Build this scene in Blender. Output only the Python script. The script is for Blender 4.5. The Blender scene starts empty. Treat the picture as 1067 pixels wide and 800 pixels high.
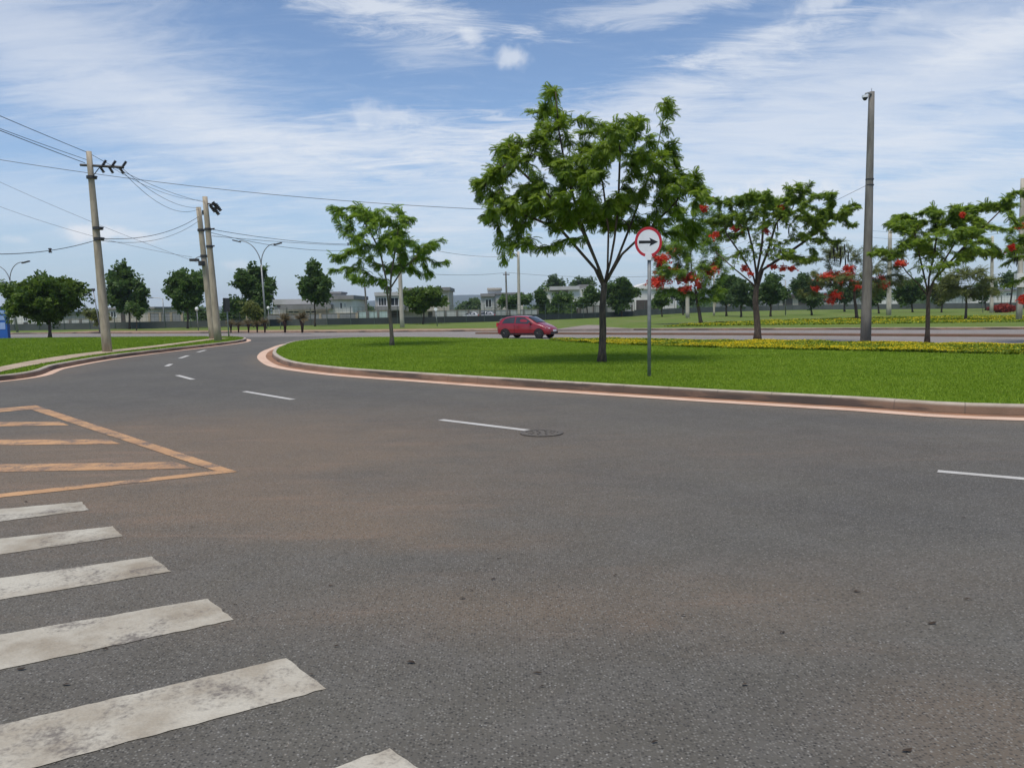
import bpy, math, random
import numpy as np
from mathutils import Vector, Matrix
from mathutils.geometry import tessellate_polygon

S = bpy.context.scene
COL = S.collection
R = math.radians
rnd = random.Random(7)
RNG = np.random.default_rng(11)

# ------------------------------------------------------------------ camera
H = 1.7
F = 800.0
PITCH = math.atan(77/800.0)
ROLL = R(0.97)
_fw = np.array([0, math.cos(PITCH), -math.sin(PITCH)])
_r0 = np.array([1.0, 0, 0]); _u0 = np.array([0, math.sin(PITCH), math.cos(PITCH)])
_ri = math.cos(ROLL)*_r0 - math.sin(ROLL)*_u0
_up = math.sin(ROLL)*_r0 + math.cos(ROLL)*_u0
CAM = np.array([0, 0, H])

def ray(px, py):
    return _fw + (px-533.5)/F*_ri - (py-400.0)/F*_up
def G(px, py, z=0.0):
    d = ray(px, py); t = (z-H)/d[2]
    return CAM + t*d
def AT(px, py, Y):
    d = ray(px, py); return CAM + Y/d[1]*d
def PROJ(p):
    q = np.array(p)-CAM; w = q@_fw
    return 533.5+F*(q@_ri)/w, 400-F*(q@_up)/w
def sm(a, b, x):
    t = np.clip((x-a)/(b-a), 0, 1); return t*t*(3-2*t)
def ZG(x, y):
    # gentle rise of the far lawn
    return 0.15 + 0.75*sm(85, 190, y)*sm(0, 35, x)
def BASE(px, Y):
    """ground point under image column px at depth Y"""
    x = AT(px, 330, Y)[0]
    return np.array([x, Y, float(ZG(x, Y)) if Y > 62 else 0.15])

cd = bpy.data.cameras.new('camera'); cam = bpy.data.objects.new('camera', cd); COL.objects.link(cam)
M = Matrix(((_ri[0], _up[0], -_fw[0], 0), (_ri[1], _up[1], -_fw[1], 0), (_ri[2], _up[2], -_fw[2], H), (0, 0, 0, 1)))
cam.matrix_world = M
cd.sensor_width = 36; cd.sensor_fit = 'HORIZONTAL'; cd.lens = 36*F/1067.0
cd.clip_start = 0.05; cd.clip_end = 20000
S.camera = cam

# ------------------------------------------------------------------ helpers
def wloc(o):
    v = Vector((0, 0, 0))
    while o is not None:
        v += o.location; o = o.parent
    return v

class MB:
    def __init__(self):
        self.V = []; self.Q = []; self.T = []; self.N = []; self.n = 0; self.att = []
    def add(self, V, quads=None, tris=None, ngons=None, a=None):
        V = np.asarray(V, float).reshape(-1, 3)
        if quads is not None and len(quads): self.Q.append(np.asarray(quads, int)+self.n)
        if tris is not None and len(tris): self.T.append(np.asarray(tris, int)+self.n)
        if ngons:
            for g in ngons: self.N.append([i+self.n for i in g])
        self.att.append(np.zeros(len(V)) if a is None else np.broadcast_to(np.asarray(a, float), (len(V),)))
        self.V.append(V); self.n += len(V); return self
    def box(self, c, s, rz=0.0, rot=None):
        c = np.asarray(c, float); x, y, z = np.asarray(s, float)/2
        P = np.array([[-x,-y,-z],[x,-y,-z],[x,y,-z],[-x,y,-z],[-x,-y,z],[x,-y,z],[x,y,z],[-x,y,z]])
        if rot is not None: P = P@np.asarray(rot).T
        elif rz:
            k, s_ = math.cos(rz), math.sin(rz)
            P = P@np.array([[k,-s_,0],[s_,k,0],[0,0,1]]).T
        return self.add(P+c, [[0,3,2,1],[4,5,6,7],[0,1,5,4],[1,2,6,5],[2,3,7,6],[3,0,4,7]])
    def bbox(self, a, b):
        a = np.minimum(a, b); b2 = np.maximum(np.asarray(a), b)
        return self.box((np.asarray(a)+b2)/2, b2-np.asarray(a))
    def tube(self, P, r, n=8, cap=True):
        P = np.asarray(P, float); m = len(P)
        r = np.broadcast_to(np.asarray(r, float), (m,))
        T = np.zeros_like(P); T[1:-1] = P[2:]-P[:-2]; T[0] = P[1]-P[0]; T[-1] = P[-1]-P[-2]
        T /= np.linalg.norm(T, axis=1)[:, None]+1e-9
        ref = np.array([0, 0, 1.0]) if abs(T[0][2]) < .8 else np.array([0, 1.0, 0])
        a = np.cross(ref, T[0]); a /= np.linalg.norm(a)
        ang = np.arange(n)*2*math.pi/n; out = []
        for i in range(m):
            a = a-T[i]*(a@T[i]); a /= np.linalg.norm(a)+1e-9
            b = np.cross(T[i], a)
            out.append(P[i]+r[i]*(np.cos(ang)[:, None]*a+np.sin(ang)[:, None]*b))
        Q = []
        for i in range(m-1):
            for j in range(n):
                k = (j+1) % n
                Q.append([i*n+j, i*n+k, (i+1)*n+k, (i+1)*n+j])
        ng = [list(range(n))[::-1], [(m-1)*n+j for j in range(n)]] if cap else None
        return self.add(np.concatenate(out), Q, ngons=ng)
    def prism(self, poly, z0, z1):
        """plan polygon (x,y) extruded"""
        n = len(poly)
        V = [(p[0], p[1], z0) for p in poly]+[(p[0], p[1], z1) for p in poly]
        t = tessellate_polygon([[Vector((p[0], p[1], 0)) for p in poly]])
        tr = []
        for a, b, c in t:
            A, B, C = poly[a], poly[b], poly[c]
            if (B[0]-A[0])*(C[1]-A[1])-(B[1]-A[1])*(C[0]-A[0]) < 0: b, c = c, b
            tr += [[a+n, b+n, c+n], [c, b, a]]
        return self.add(V, [[i, (i+1) % n, (i+1) % n+n, i+n] for i in range(n)], tris=tr)
    def sheet(self, poly, z):
        t = tessellate_polygon([[Vector((p[0], p[1], 0)) for p in poly]]); tr = []
        for a, b, c in t:
            A, B, C = poly[a], poly[b], poly[c]
            if (B[0]-A[0])*(C[1]-A[1])-(B[1]-A[1])*(C[0]-A[0]) < 0: b, c = c, b
            tr.append([a, b, c])
        return self.add([(p[0], p[1], z) for p in poly], tris=tr)
    def strip(self, A, B, z, closed=False):
        n = len(A)
        V = [(p[0], p[1], z) for p in A]+[(p[0], p[1], z) for p in B]
        m = n if closed else n-1
        q = []
        for i in range(m):
            j = (i+1) % n; ax, ay = A[i][:2]; bx, by = B[i][:2]; cx, cy = A[j][:2]
            if (bx-ax)*(cy-ay)-(by-ay)*(cx-ax) > 0: q.append([i, i+n, j+n, j])
            else: q.append([i, j, j+n, i+n])
        return self.add(V, q)
    def build(self, name, mat, parent=None, local=False, smooth=False, origin=None, attr=None):
        V = np.concatenate(self.V) if self.V else np.zeros((0, 3))
        o_ = np.zeros(3)
        if not local:
            if parent is not None: o_ = np.array(wloc(parent))
            elif origin is not None: o_ = np.asarray(origin, float)
        V = V-o_
        q = np.concatenate(self.Q) if self.Q else np.zeros((0, 4), int)
        t = np.concatenate(self.T) if self.T else np.zeros((0, 3), int)
        lens = [4]*len(q)+[3]*len(t)+[len(g) for g in self.N]
        li = np.concatenate([q.ravel(), t.ravel()]+[np.array(g) for g in self.N]).astype(np.int32)
        me = bpy.data.meshes.new(name)
        me.vertices.add(len(V)); me.vertices.foreach_set('co', V.astype(np.float32).ravel())
        me.loops.add(len(li)); me.loops.foreach_set('vertex_index', li)
        st = np.concatenate([[0], np.cumsum(lens)[:-1]]).astype(np.int32)
        me.polygons.add(len(lens)); me.polygons.foreach_set('loop_start', st)
        me.polygons.foreach_set('use_smooth', np.full(len(lens), bool(smooth)))
        me.update(calc_edges=True)
        if attr:
            at = me.attributes.new(attr, 'FLOAT', 'POINT'); at.data.foreach_set('value', np.concatenate(self.att).astype(np.float32))
        me.materials.append(mat)
        o = bpy.data.objects.new(name, me); COL.objects.link(o)
        if parent is not None: o.parent = parent
        elif not local: o.location = o_
        return o

def thing(name, label, cat, loc=(0, 0, 0), rz=0.0, group=None):
    o = bpy.data.objects.new(name, None); o.empty_display_size = .3; COL.objects.link(o)
    o.location = [float(v) for v in loc]; o.rotation_euler = (0, 0, rz)
    return tag(o, label, cat, group)
def tag(o, label, cat, group=None):
    o['label'] = label; o['category'] = cat
    if group: o['group'] = group
    return o
def kind(o, k, label=None):
    o['kind'] = k
    if label: o['label'] = label
    return o

def catmull(P, per=6, closed=False):
    P = [np.asarray(p, float) for p in P]; out = []; n = len(P)
    rng = range(n) if closed else range(n-1)
    for i in rng:
        p1, p2 = P[i], P[(i+1) % n]
        p0 = P[i-1] if (closed or i > 0) else 2*p1-p2
        p3 = P[(i+2) % n] if (closed or i+2 < n) else 2*p2-p1
        for k in range(per):
            t = k/per
            out.append(.5*((2*p1)+(-p0+p2)*t+(2*p0-5*p1+4*p2-p3)*t*t+(-p0+3*p1-3*p2+p3)*t**3))
    if not closed: out.append(P[-1])
    return np.array(out)
def resample(P, step, closed=False):
    P = np.asarray(P, float)[:, :2]
    if closed: P = np.vstack([P, P[:1]])
    d = np.concatenate([[0], np.cumsum(np.linalg.norm(np.diff(P, axis=0), axis=1))])
    n = max(2, int(d[-1]/step))
    s = np.linspace(0, d[-1], n+1)
    Q = np.stack([np.interp(s, d, P[:, 0]), np.interp(s, d, P[:, 1])], 1)
    return Q[:-1] if closed else Q
def offset(P, d, closed=False):
    P = np.asarray(P, float)[:, :2]
    if closed: T = np.roll(P, -1, 0)-np.roll(P, 1, 0)
    else:
        T = np.zeros_like(P); T[1:-1] = P[2:]-P[:-2]; T[0] = P[1]-P[0]; T[-1] = P[-1]-P[-2]
    T /= np.linalg.norm(T, axis=1)[:, None]+1e-9
    return P+d*np.stack([-T[:, 1], T[:, 0]], 1)
def area(P):
    x, y = P[:, 0], P[:, 1]
    return .5*np.sum(x*np.roll(y, -1)-np.roll(x, -1)*y)
def inside(pts, poly):
    x, y = pts[:, 0], pts[:, 1]; r = np.zeros(len(pts), bool); n = len(poly)
    for i in range(n):
        x1, y1 = poly[i][:2]; x2, y2 = poly[(i+1) % n][:2]
        c = ((y1 > y) != (y2 > y)) & (x < (x2-x1)*(y-y1)/((y2-y1) if y2 != y1 else 1e-9)+x1)
        r ^= c
    return r
def dist_to(pts, line):
    line = np.asarray(line)[:, :2]; best = np.full(len(pts), 1e9)
    for a, b in zip(line[:-1], line[1:]):
        ab = b-a; t = np.clip(((pts-a)@ab)/(ab@ab+1e-9), 0, 1)
        best = np.minimum(best, np.linalg.norm(pts-(a+t[:, None]*ab), axis=1))
    return best

# ------------------------------------------------------------------ materials
class NT:
    def __init__(self, nt): self.nt = nt
    def n(self, t, **k):
        x = self.nt.nodes.new(t)
        for a, v in k.items():
            if a == 'inp':
                for i, w in v.items():
                    if isinstance(w, bpy.types.NodeSocket): self.nt.links.new(w, x.inputs[i])
                    else: x.inputs[i].default_value = w
            else: setattr(x, a, v)
        return x
    def math(self, op, a, b=None, c=None, clamp=False):
        x = self.n('ShaderNodeMath', operation=op, use_clamp=clamp)
        for i, w in enumerate((a, b, c)):
            if w is None: continue
            if isinstance(w, bpy.types.NodeSocket): self.nt.links.new(w, x.inputs[i])
            else: x.inputs[i].default_value = w
        return x.outputs[0]
    def mix(self, f, a, b, blend='MIX'):
        x = self.n('ShaderNodeMix', data_type='RGBA', blend_type=blend)
        for i, w in ((0, f), (6, a), (7, b)):
            if isinstance(w, bpy.types.NodeSocket): self.nt.links.new(w, x.inputs[i])
            elif i == 0: x.inputs[0].default_value = w
            else: x.inputs[i].default_value = (*w[:3], 1)
        return x.outputs[2]
    def ramp(self, f, lo, hi):
        x = self.n('ShaderNodeMapRange', interpolation_type='SMOOTHSTEP', inp={0: f, 1: lo, 2: hi})
        return x.outputs[0]
    def noise(self, vec, scale, detail=3, rough=.55, dist=0):
        x = self.n('ShaderNodeTexNoise', inp={'Scale': scale, 'Detail': detail, 'Roughness': rough, 'Distortion': dist})
        if vec is not None: self.nt.links.new(vec, x.inputs['Vector'])
        return x.outputs[0]
    def attr(self, name):
        return self.n('ShaderNodeAttribute', attribute_name=name).outputs['Fac']
    def pos(self, scale=None, obj=False):
        p = self.n('ShaderNodeTexCoord').outputs['Object'] if obj else self.n('ShaderNodeNewGeometry').outputs['Position']
        if scale is not None:
            p = self.n('ShaderNodeVectorMath', operation='MULTIPLY', inp={0: p, 1: scale}).outputs[0]
        return p

def newmat(name):
    m = bpy.data.materials.new(name); m.use_nodes = True
    b = m.node_tree.nodes['Principled BSDF']
    return m, NT(m.node_tree), b
def mat(name, c, rough=.7, c2=None, scale=4.0, amt=1.0, lo=.35, hi=.65, metal=0.0, bump=0.0, bscale=60, stretch=(1, 1, 1), spec=.4, detail=5):
    m, t, b = newmat(name)
    b.inputs['Roughness'].default_value = rough; b.inputs['Metallic'].default_value = metal
    b.inputs['Specular IOR Level'].default_value = spec
    if c2 is None: c2 = tuple(v*.75 for v in c)
    f = t.ramp(t.noise(t.pos(stretch), scale, detail, .65), lo, hi)
    if amt != 1.0: f = t.math('MULTIPLY', f, amt)
    t.nt.links.new(t.mix(f, c, c2), b.inputs['Base Color'])
    if bump:
        bn = t.n('ShaderNodeBump', inp={'Strength': bump, 'Distance': .01, 'Height': t.noise(t.pos(), bscale, 4)})
        t.nt.links.new(bn.outputs[0], b.inputs['Normal'])
    return m
def leafmat(name, c, c2, trans=.35, rough=.5, tip=None):
    m, t, b = newmat(name)
    geo = t.n('ShaderNodeNewGeometry')
    f = t.math('MULTIPLY', t.math('ADD', t.noise(t.pos(), 1.1, 2), t.math('MULTIPLY', t.attr('tint'), 1.0)), .5)
    f = t.ramp(f, .25, .75)
    col = t.mix(f, c, c2)
    if tip is not None:
        col = t.mix(t.ramp(t.attr('tint'), .9, .96), col, tip)
    t.nt.links.new(col, b.inputs['Base Color'])
    b.inputs['Roughness'].default_value = rough; b.inputs['Specular IOR Level'].default_value = .35
    tr = t.n('ShaderNodeBsdfTranslucent')
    t.nt.links.new(t.mix(.5, col, tuple(min(1, v*1.6) for v in c2), 'MIX'), tr.inputs[0])
    mx = t.n('ShaderNodeMixShader', inp={0: trans, 1: b.outputs[0], 2: tr.outputs[0]})
    out = [n for n in t.nt.nodes if n.type == 'OUTPUT_MATERIAL'][0]
    t.nt.links.new(mx.outputs[0], out.inputs[0])
    return m

MT = {}
MT['concrete'] = mat('concrete', (.43, .36, .265), .85, (.29, .245, .18), 2.2, bump=.3, stretch=(3, 3, .6))
MT['concrete_dark'] = mat('weathered_concrete', (.22, .205, .18), .85, (.14, .13, .115), 1.6, bump=.3, stretch=(3, 3, .5))
MT['concrete_pale'] = mat('pale_concrete', (.5, .46, .38), .85, (.36, .33, .27), 1.6, bump=.2, stretch=(3, 3, .5))
MT['galv'] = mat('galvanised_steel', (.30, .31, .31), .5, (.22, .225, .225), 6, metal=.35)
MT['galvdark'] = mat('dull_steel', (.23, .245, .24), .6, (.17, .18, .18), 6, metal=.2)
MT['darkmetal'] = mat('dark_metal', (.035, .036, .04), .5, (.05, .045, .04), 8)
MT['cable'] = mat('cable_sheath', (.03, .032, .036), .6)
MT['greycable'] = mat('bare_wire', (.16, .17, .19), .6)
MT['porcelain'] = mat('insulator', (.03, .028, .03), .3)
MT['white'] = mat('white_paint', (.78, .78, .76), .6, (.66, .66, .63), 3)
MT['signwhite'] = mat('sign_white', (.80, .81, .82), .45, (.74, .75, .76), 5)
MT['signred'] = mat('sign_red', (.50, .022, .035), .45, (.42, .02, .03), 5)
MT['black'] = mat('black_paint', (.012, .012, .013), .5)
MT['glass'] = mat('window_glass', (.03, .035, .04), .08, (.045, .05, .055), .6, spec=.6)
MT['houseA'] = mat('render_white', (.72, .70, .66), .85, (.60, .58, .54), .5)
MT['houseB'] = mat('render_grey', (.48, .47, .45), .85, (.40, .39, .37), .5)
MT['houseC'] = mat('render_beige', (.50, .45, .38), .85, (.40, .36, .30), .5)
MT['roof'] = mat('roof_grey', (.25, .24, .235), .8, (.19, .185, .18), .8)
MT['shade'] = mat('dark_cladding_and_shade', (.05, .045, .042), .7, (.075, .06, .05), 1.2)  # dark block and roof colour, also painted shade of house openings
MT['wallwhite'] = mat('boundary_white', (.50, .50, .48), .85, (.40, .40, .37), .35)
MT['wallgrey'] = mat('boundary_grey', (.27, .275, .28), .85, (.21, .215, .22), .35)
MT['walldark'] = mat('low_wall_dark', (.04, .05, .05), .85, (.03, .038, .038), .35)
MT['wallmid'] = mat('low_wall_grey', (.09, .10, .095), .85, (.065, .075, .07), .35)
MT['wallmint'] = mat('boundary_mint', (.45, .56, .53), .85, (.38, .48, .46), .35)
MT['fence'] = mat('fence_green', (.07, .10, .085), .6)
MT['blue'] = mat('sign_blue', (.02, .10, .36), .45, (.02, .12, .42), 2)
MT['terracotta'] = mat('bare_soil', (.36, .20, .12), .95, (.28, .17, .10), 2.5, bump=.4)
MT['bark'] = mat('bark', (.13, .095, .07), .9, (.055, .042, .034), 5, bump=.8, bscale=30, stretch=(4, 4, .8))
MT['bark_pale'] = mat('bark_pale', (.21, .17, .13), .9, (.11, .085, .065), 5, bump=.7, bscale=30, stretch=(4, 4, .8))
MT['bark_base'] = MT['bark']
MT['flower_red'] = leafmat('red_blossom', (.55, .030, .016), (.72, .085, .03), .25)
MT['pod'] = mat('seed_pod', (.022, .016, .012), .6)
MT['leaf_big'] = leafmat('leaf_deep', (.07, .13, .010), (.22, .31, .022), .52)
MT['leaf_yel'] = leafmat('leaf_fresh', (.075, .15, .012), (.23, .34, .026), .5)
MT['leaf_flam'] = leafmat('leaf_flamboyant', (.08, .145, .014), (.25, .35, .03), .5)
MT['leaf_dark'] = leafmat('leaf_dark', (.042, .092, .02), (.10, .165, .035), .36)
MT['leaf_mid'] = leafmat('leaf_mid', (.048, .10, .02), (.11, .18, .035), .35)
MT['leaf_umb'] = leafmat('leaf_umbrella', (.045, .095, .012), (.125, .19, .022), .35)
MT['leaf_olive'] = leafmat('leaf_olive', (.085, .105, .022), (.17, .19, .04), .35)
MT['leaf_far'] = leafmat('leaf_far', (.055, .10, .032), (.105, .165, .05), .34)

# asphalt : the mesh carries 'dust' and 'tyre' wear maps
def asphalt(name):
    m, t, b = newmat(name)
    p = t.pos()
    big = t.noise(p, .35, 4); mid = t.noise(p, 2.6, 4, .6)
    vor = t.n('ShaderNodeTexVoronoi', feature='F1', inp={'Vector': p, 'Scale': 72.0, 'Randomness': 1.0})
    cellrnd = t.n('ShaderNodeSeparateColor', inp={0: vor.outputs['Color']}).outputs[0]
    vor2 = t.n('ShaderNodeTexVoronoi', feature='F1', inp={'Vector': p, 'Scale': 58.0})
    c2r = t.n('ShaderNodeSeparateColor', inp={0: vor2.outputs['Color']}).outputs[1]
    base = t.mix(t.ramp(big, .3, .7), (.110, .102, .083), (.086, .079, .066))
    base = t.mix(t.math('MULTIPLY', t.ramp(mid, .35, .75), .35), base, (.145, .138, .126))
    # tyre darkening and dust, both carried by the mesh
    base = t.mix(t.math('MULTIPLY', t.attr('tyre'), .6), base, (.062, .06, .059))
    dn = t.math('MULTIPLY', t.attr('dust'), t.math('ADD', t.math('MULTIPLY', t.ramp(t.noise(p, .9, 6, .7, .3), .2, .8), .7), .42), clamp=True)
    base = t.mix(t.math('MULTIPLY', dn, .85), base, (.180, .131, .087))
    streak = t.ramp(t.noise(t.pos((.5, 3.2, 1)), 1.0, 5, .6, .6), .5, .78)
    base = t.mix(t.math('MULTIPLY', t.math('MULTIPLY', streak, t.attr('dust')), .5), base, (.25, .165, .11))
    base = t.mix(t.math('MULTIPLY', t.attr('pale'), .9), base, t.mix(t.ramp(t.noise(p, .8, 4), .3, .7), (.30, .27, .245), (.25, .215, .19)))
    # aggregate
    stone = t.mix(t.ramp(cellrnd, .2, .8), (.030, .028, .026), (.235, .22, .19))
    edge = t.ramp(vor.outputs['Distance'], .62, .1)
    base = t.mix(t.math('MULTIPLY', edge, .72), base, stone)
    spk = t.math('MULTIPLY', t.math('GREATER_THAN', c2r, .93), t.ramp(vor2.outputs['Distance'], .36, .22))
    base = t.mix(t.math('MULTIPLY', spk, .6), base, (.34, .325, .295))
    spd = t.math('MULTIPLY', t.math('LESS_THAN', c2r, .05), t.ramp(vor2.outputs['Distance'], .42, .25))
    base = t.mix(t.math('MULTIPLY', spd, .75), base, (.022, .021, .02))
    t.nt.links.new(base, b.inputs['Base Color'])
    b.inputs['Roughness'].default_value = .82; b.inputs['Specular IOR Level'].default_value = .3
    hgt = t.math('ADD', t.math('MULTIPLY', edge, 1.0), t.math('MULTIPLY', t.noise(p, 160, 2), .8))
    bn = t.n('ShaderNodeBump', inp={'Strength': .55, 'Distance': .006, 'Height': hgt})
    t.nt.links.new(bn.outputs[0], b.inputs['Normal'])
    return m
MT['asphalt'] = asphalt('asphalt')

def paint(name, c, dirt, wear=.5, dirt_amt=.6):
    """worn road paint, the asphalt shows where it has rubbed away"""
    m, t, b = newmat(name); p = t.pos()
    vor = t.n('ShaderNodeTexVoronoi', feature='F1', inp={'Vector': p, 'Scale': 60.0})
    rub = t.math('ADD', t.math('MULTIPLY', t.noise(p, 2.2, 6, .7, .3), .72), t.math('MULTIPLY', t.noise(p, 38, 3, .6), .3))
    rub = t.ramp(rub, .62-.15*wear, .74-.15*wear+.04)
    d = t.ramp(t.noise(p, 1.7, 6, .65), .35, .72)
    col = t.mix(t.math('MULTIPLY', d, dirt_amt), c, dirt)
    col = t.mix(t.math('MULTIPLY', t.ramp(t.noise(p, 22, 4, .7), .5, .75), .35), col, tuple(v*.5 for v in c))
    col = t.mix(t.math('MULTIPLY', rub, .85), col, (.12, .10, .085))
    t.nt.links.new(col, b.inputs['Base Color']); b.inputs['Roughness'].default_value = .8
    bn = t.n('ShaderNodeBump', inp={'Strength': .5, 'Distance': .004, 'Height': vor.outputs['Distance']})
    t.nt.links.new(bn.outputs[0], b.inputs['Normal'])
    return m
MT['zebra'] = paint('crossing_paint', (.48, .44, .355), (.27, .22, .155), .85, .95)
MT['dash'] = paint('lane_paint', (.52, .50, .46), (.38, .35, .30), .3)
MT['hatch'] = paint('dusty_orange_paint', (.53, .30, .14), (.36, .20, .10), 1.05, .88)
MT['edge'] = paint('dusty_edge_paint', (.68, .47, .34), (.52, .31, .20), .2, .6)
MT['gutter'] = mat('dusty_gutter', (.34, .17, .09), .95, (.22, .12, .07), 1.2, bump=.5)

def kerbmat():
    m, t, b = newmat('kerb_concrete'); p = t.pos()
    s = t.attr('along')
    z = t.n('ShaderNodeSeparateXYZ', inp={0: p}).outputs[2]
    c = t.mix(t.ramp(t.noise(p, 3, 5), .3, .7), (.47, .40, .32), (.36, .30, .23))
    c = t.mix(t.math('MULTIPLY', t.ramp(z, .157, .10), .85), c, t.mix(t.ramp(t.noise(p, 1.1, 5, .65), .35, .65), (.21, .105, .058), (.15, .08, .045)))          # splashed red soil
    st = t.ramp(t.noise(t.pos((.35, .35, 2.5)), .9, 4, .6), .47, .58)
    st = t.math('MULTIPLY', st, t.ramp(z, .155, .12))
    c = t.mix(t.math('MULTIPLY', st, .8), c, (.045, .038, .034))                          # tyre rub marks
    cd_ = G(650, 408); dv = t.n('ShaderNodeVectorMath', operation='DISTANCE', inp={0: p, 1: tuple(cd_)}).outputs['Value']
    rubm = t.math('MULTIPLY', t.math('MULTIPLY', t.ramp(dv, 5.0, 2.0), t.ramp(z, .157, .135)), t.ramp(t.noise(t.pos((.6, .6, 3)), 1.6, 5, .65), .3, .55))
    c = t.mix(t.math('MULTIPLY', rubm, .65), c, (.04, .034, .03))
    j = t.math('LESS_THAN', t.math('FRACT', s), .022)
    c = t.mix(t.math('MULTIPLY', j, .4), c, (.07, .055, .045))
    t.nt.links.new(c, b.inputs['Base Color']); b.inputs['Roughness'].default_value = .9
    bn = t.n('ShaderNodeBump', inp={'Strength': .5, 'Distance': .01, 'Height': t.noise(p, 40, 4)})
    t.nt.links.new(bn.outputs[0], b.inputs['Normal'])
    return m
MT['kerb'] = kerbmat()

def lawnmat(name, a, b_, dry=None, dryamt=.4):
    m, t, b = newmat(name); p = t.pos()
    f = t.ramp(t.noise(p, .55, 5, .6), .3, .7)
    c = t.mix(f, a, b_)
    c = t.mix(t.math('MULTIPLY', t.ramp(t.noise(p, 9, 4, .7), .35, .7), .5), c, tuple(v*.6 for v in a))
    if dry is not None:
        c = t.mix(t.math('MULTIPLY', t.ramp(t.noise(p, .16, 4, .6), .45, .7), dryamt), c, dry)
    t.nt.links.new(c, b.inputs['Base Color']); b.inputs['Roughness'].default_value = .9
    b.inputs['Specular IOR Level'].default_value = .15
    bn = t.n('ShaderNodeBump', inp={'Strength': .8, 'Distance': .05, 'Height': t.noise(p, 18, 4)})
    t.nt.links.new(bn.outputs[0], b.inputs['Normal'])
    return m
MT['lawn'] = lawnmat('lawn', (.125, .22, .014), (.165, .26, .02))
MT['lawn_far'] = lawnmat('far_lawn', (.11, .17, .025), (.15, .20, .04), (.22, .19, .09), .5)
MT['ground'] = lawnmat('scrub_ground', (.07, .09, .035), (.12, .11, .06), (.20, .14, .08), .5)
MT['hill'] = lawnmat('hill_slopes', (.03, .05, .022), (.05, .065, .03))
def blademat(name, a, b_):
    m, t, b = newmat(name); p = t.pos()
    f = t.ramp(t.math('ADD', t.math('MULTIPLY', t.noise(p, .5, 4, .6), .6), t.math('MULTIPLY', t.attr('tint'), .45)), .3, .75)
    c = t.mix(f, a, b_)
    c = t.mix(t.math('MULTIPLY', t.ramp(t.noise(t.pos((.22, 1.0, 1)), .8, 5, .65), .45, .75), .45), c, tuple(v*.62 for v in a))
    c = t.mix(t.math('MULTIPLY', t.ramp(t.noise(p, 1.7, 5, .7), .55, .8), .55), c, (.33, .32, .07))
    t.nt.links.new(c, b.inputs['Base Color']); b.inputs['Roughness'].default_value = .6
    b.inputs['Specular IOR Level'].default_value = .2
    tr = t.n('ShaderNodeBsdfTranslucent'); t.nt.links.new(c, tr.inputs[0])
    mx = t.n('ShaderNodeMixShader', inp={0: .3, 1: b.outputs[0], 2: tr.outputs[0]})
    out = [n for n in t.nt.nodes if n.type == 'OUTPUT_MATERIAL'][0]
    t.nt.links.new(mx.outputs[0], out.inputs[0])
    return m
MT['blade'] = blademat('grass_blade', (.155, .25, .012), (.25, .35, .028))
MT['cover'] = blademat('groundcover_leaf', (.12, .19, .012), (.19, .26, .02))
MT['yellow'] = blademat('yellow_petal', (.58, .46, .012), (.74, .58, .02))

# ------------------------------------------------------------------ ground, roads
g = MB(); xs = np.concatenate([np.linspace(-5600, -300, 14), np.linspace(-250, 250, 11), np.linspace(300, 5600, 14)])
ys = np.concatenate([[-300, -40], np.linspace(0, 400, 9), np.linspace(600, 5600, 16)])
V = [(x, y, -.06) for y in ys for x in xs]; nx = len(xs)
g.add(V, [[j*nx+i, j*nx+i+1, (j+1)*nx+i+1, (j+1)*nx+i] for j in range(len(ys)-1) for i in range(nx-1)])
kind(g.build('ground', MT['ground']), 'structure')

KZ = .16
isl_px = [(284, 366), (289, 371.5), (305, 377), (350, 382.5), (396, 386), (440, 388.6), (530, 394.2), (620, 399.4), (710, 404.4),
          (760, 407.1), (893, 413.8), (1067, 422)]
isl_near = [G(x, y, KZ)[:2] for x, y in isl_px]
isl_near += [isl_near[-1]+np.array([6, -1.1]), isl_near[-1]+np.array([14, -2.6])]
far_px = [(1067, 360.5), (900, 357.2), (760, 355.2), (640, 353.9), (585, 353.4), (520, 352.3), (440, 350.9), (371, 351.2), (313, 354.5), (291, 360.5)]
isl_far = [G(x, y, KZ)[:2] for x, y in far_px]
ISLF = sorted([tuple(q) for q in isl_far]+[(17.6+14, 26.-12)], key=lambda q: q[0])
isl_far = [isl_far[0]+np.array([12, -9.5]), isl_far[0]+np.array([6, -5])]+isl_far
isl = resample(catmull(isl_near+isl_far, 8, True), .5, True)
ISL_SGN = 1 if area(isl) > 0 else -1          # offset(+) goes inward for CCW
NEARLINE = resample(catmull(isl_near, 8), .5)

left_px = [(0, 391), (62, 378.6), (124, 368.7), (198, 360.4), (243, 355.3)]
lw = [G(x, y, KZ)[:2] for x, y in left_px]
lw = [lw[0]+np.array([-10, -9.]), lw[0]+np.array([-4.5, -4.6])]+lw
tip = [G(256, 352.8, KZ)[:2], G(251, 350.9, KZ)[:2], G(220, 350.4, KZ)[:2]]
lf = [G(100, 351.3, KZ)[:2], G(0, 352.6, KZ)[:2]]
lf += [lf[-1]+np.array([-20, -3.])]
leftlawn = resample(catmull(lw+tip+lf, 8, True), .6, True)

verge_px = [(0, 346.8), (150, 345.9), (250, 345.2), (340, 344.6), (480, 343.4), (640, 342.2), (760, 341.8), (900, 341.2), (1067, 340.5)]
vn = [G(x, y, KZ)[:2] for x, y in verge_px]
vn = [vn[0]+np.array([-60, 4.])]+vn+[vn[-1]+np.array([14, -3.]), vn[-1]+np.array([40, -10.])]
verge_edge = resample(catmull(vn, 8), .8)

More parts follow.
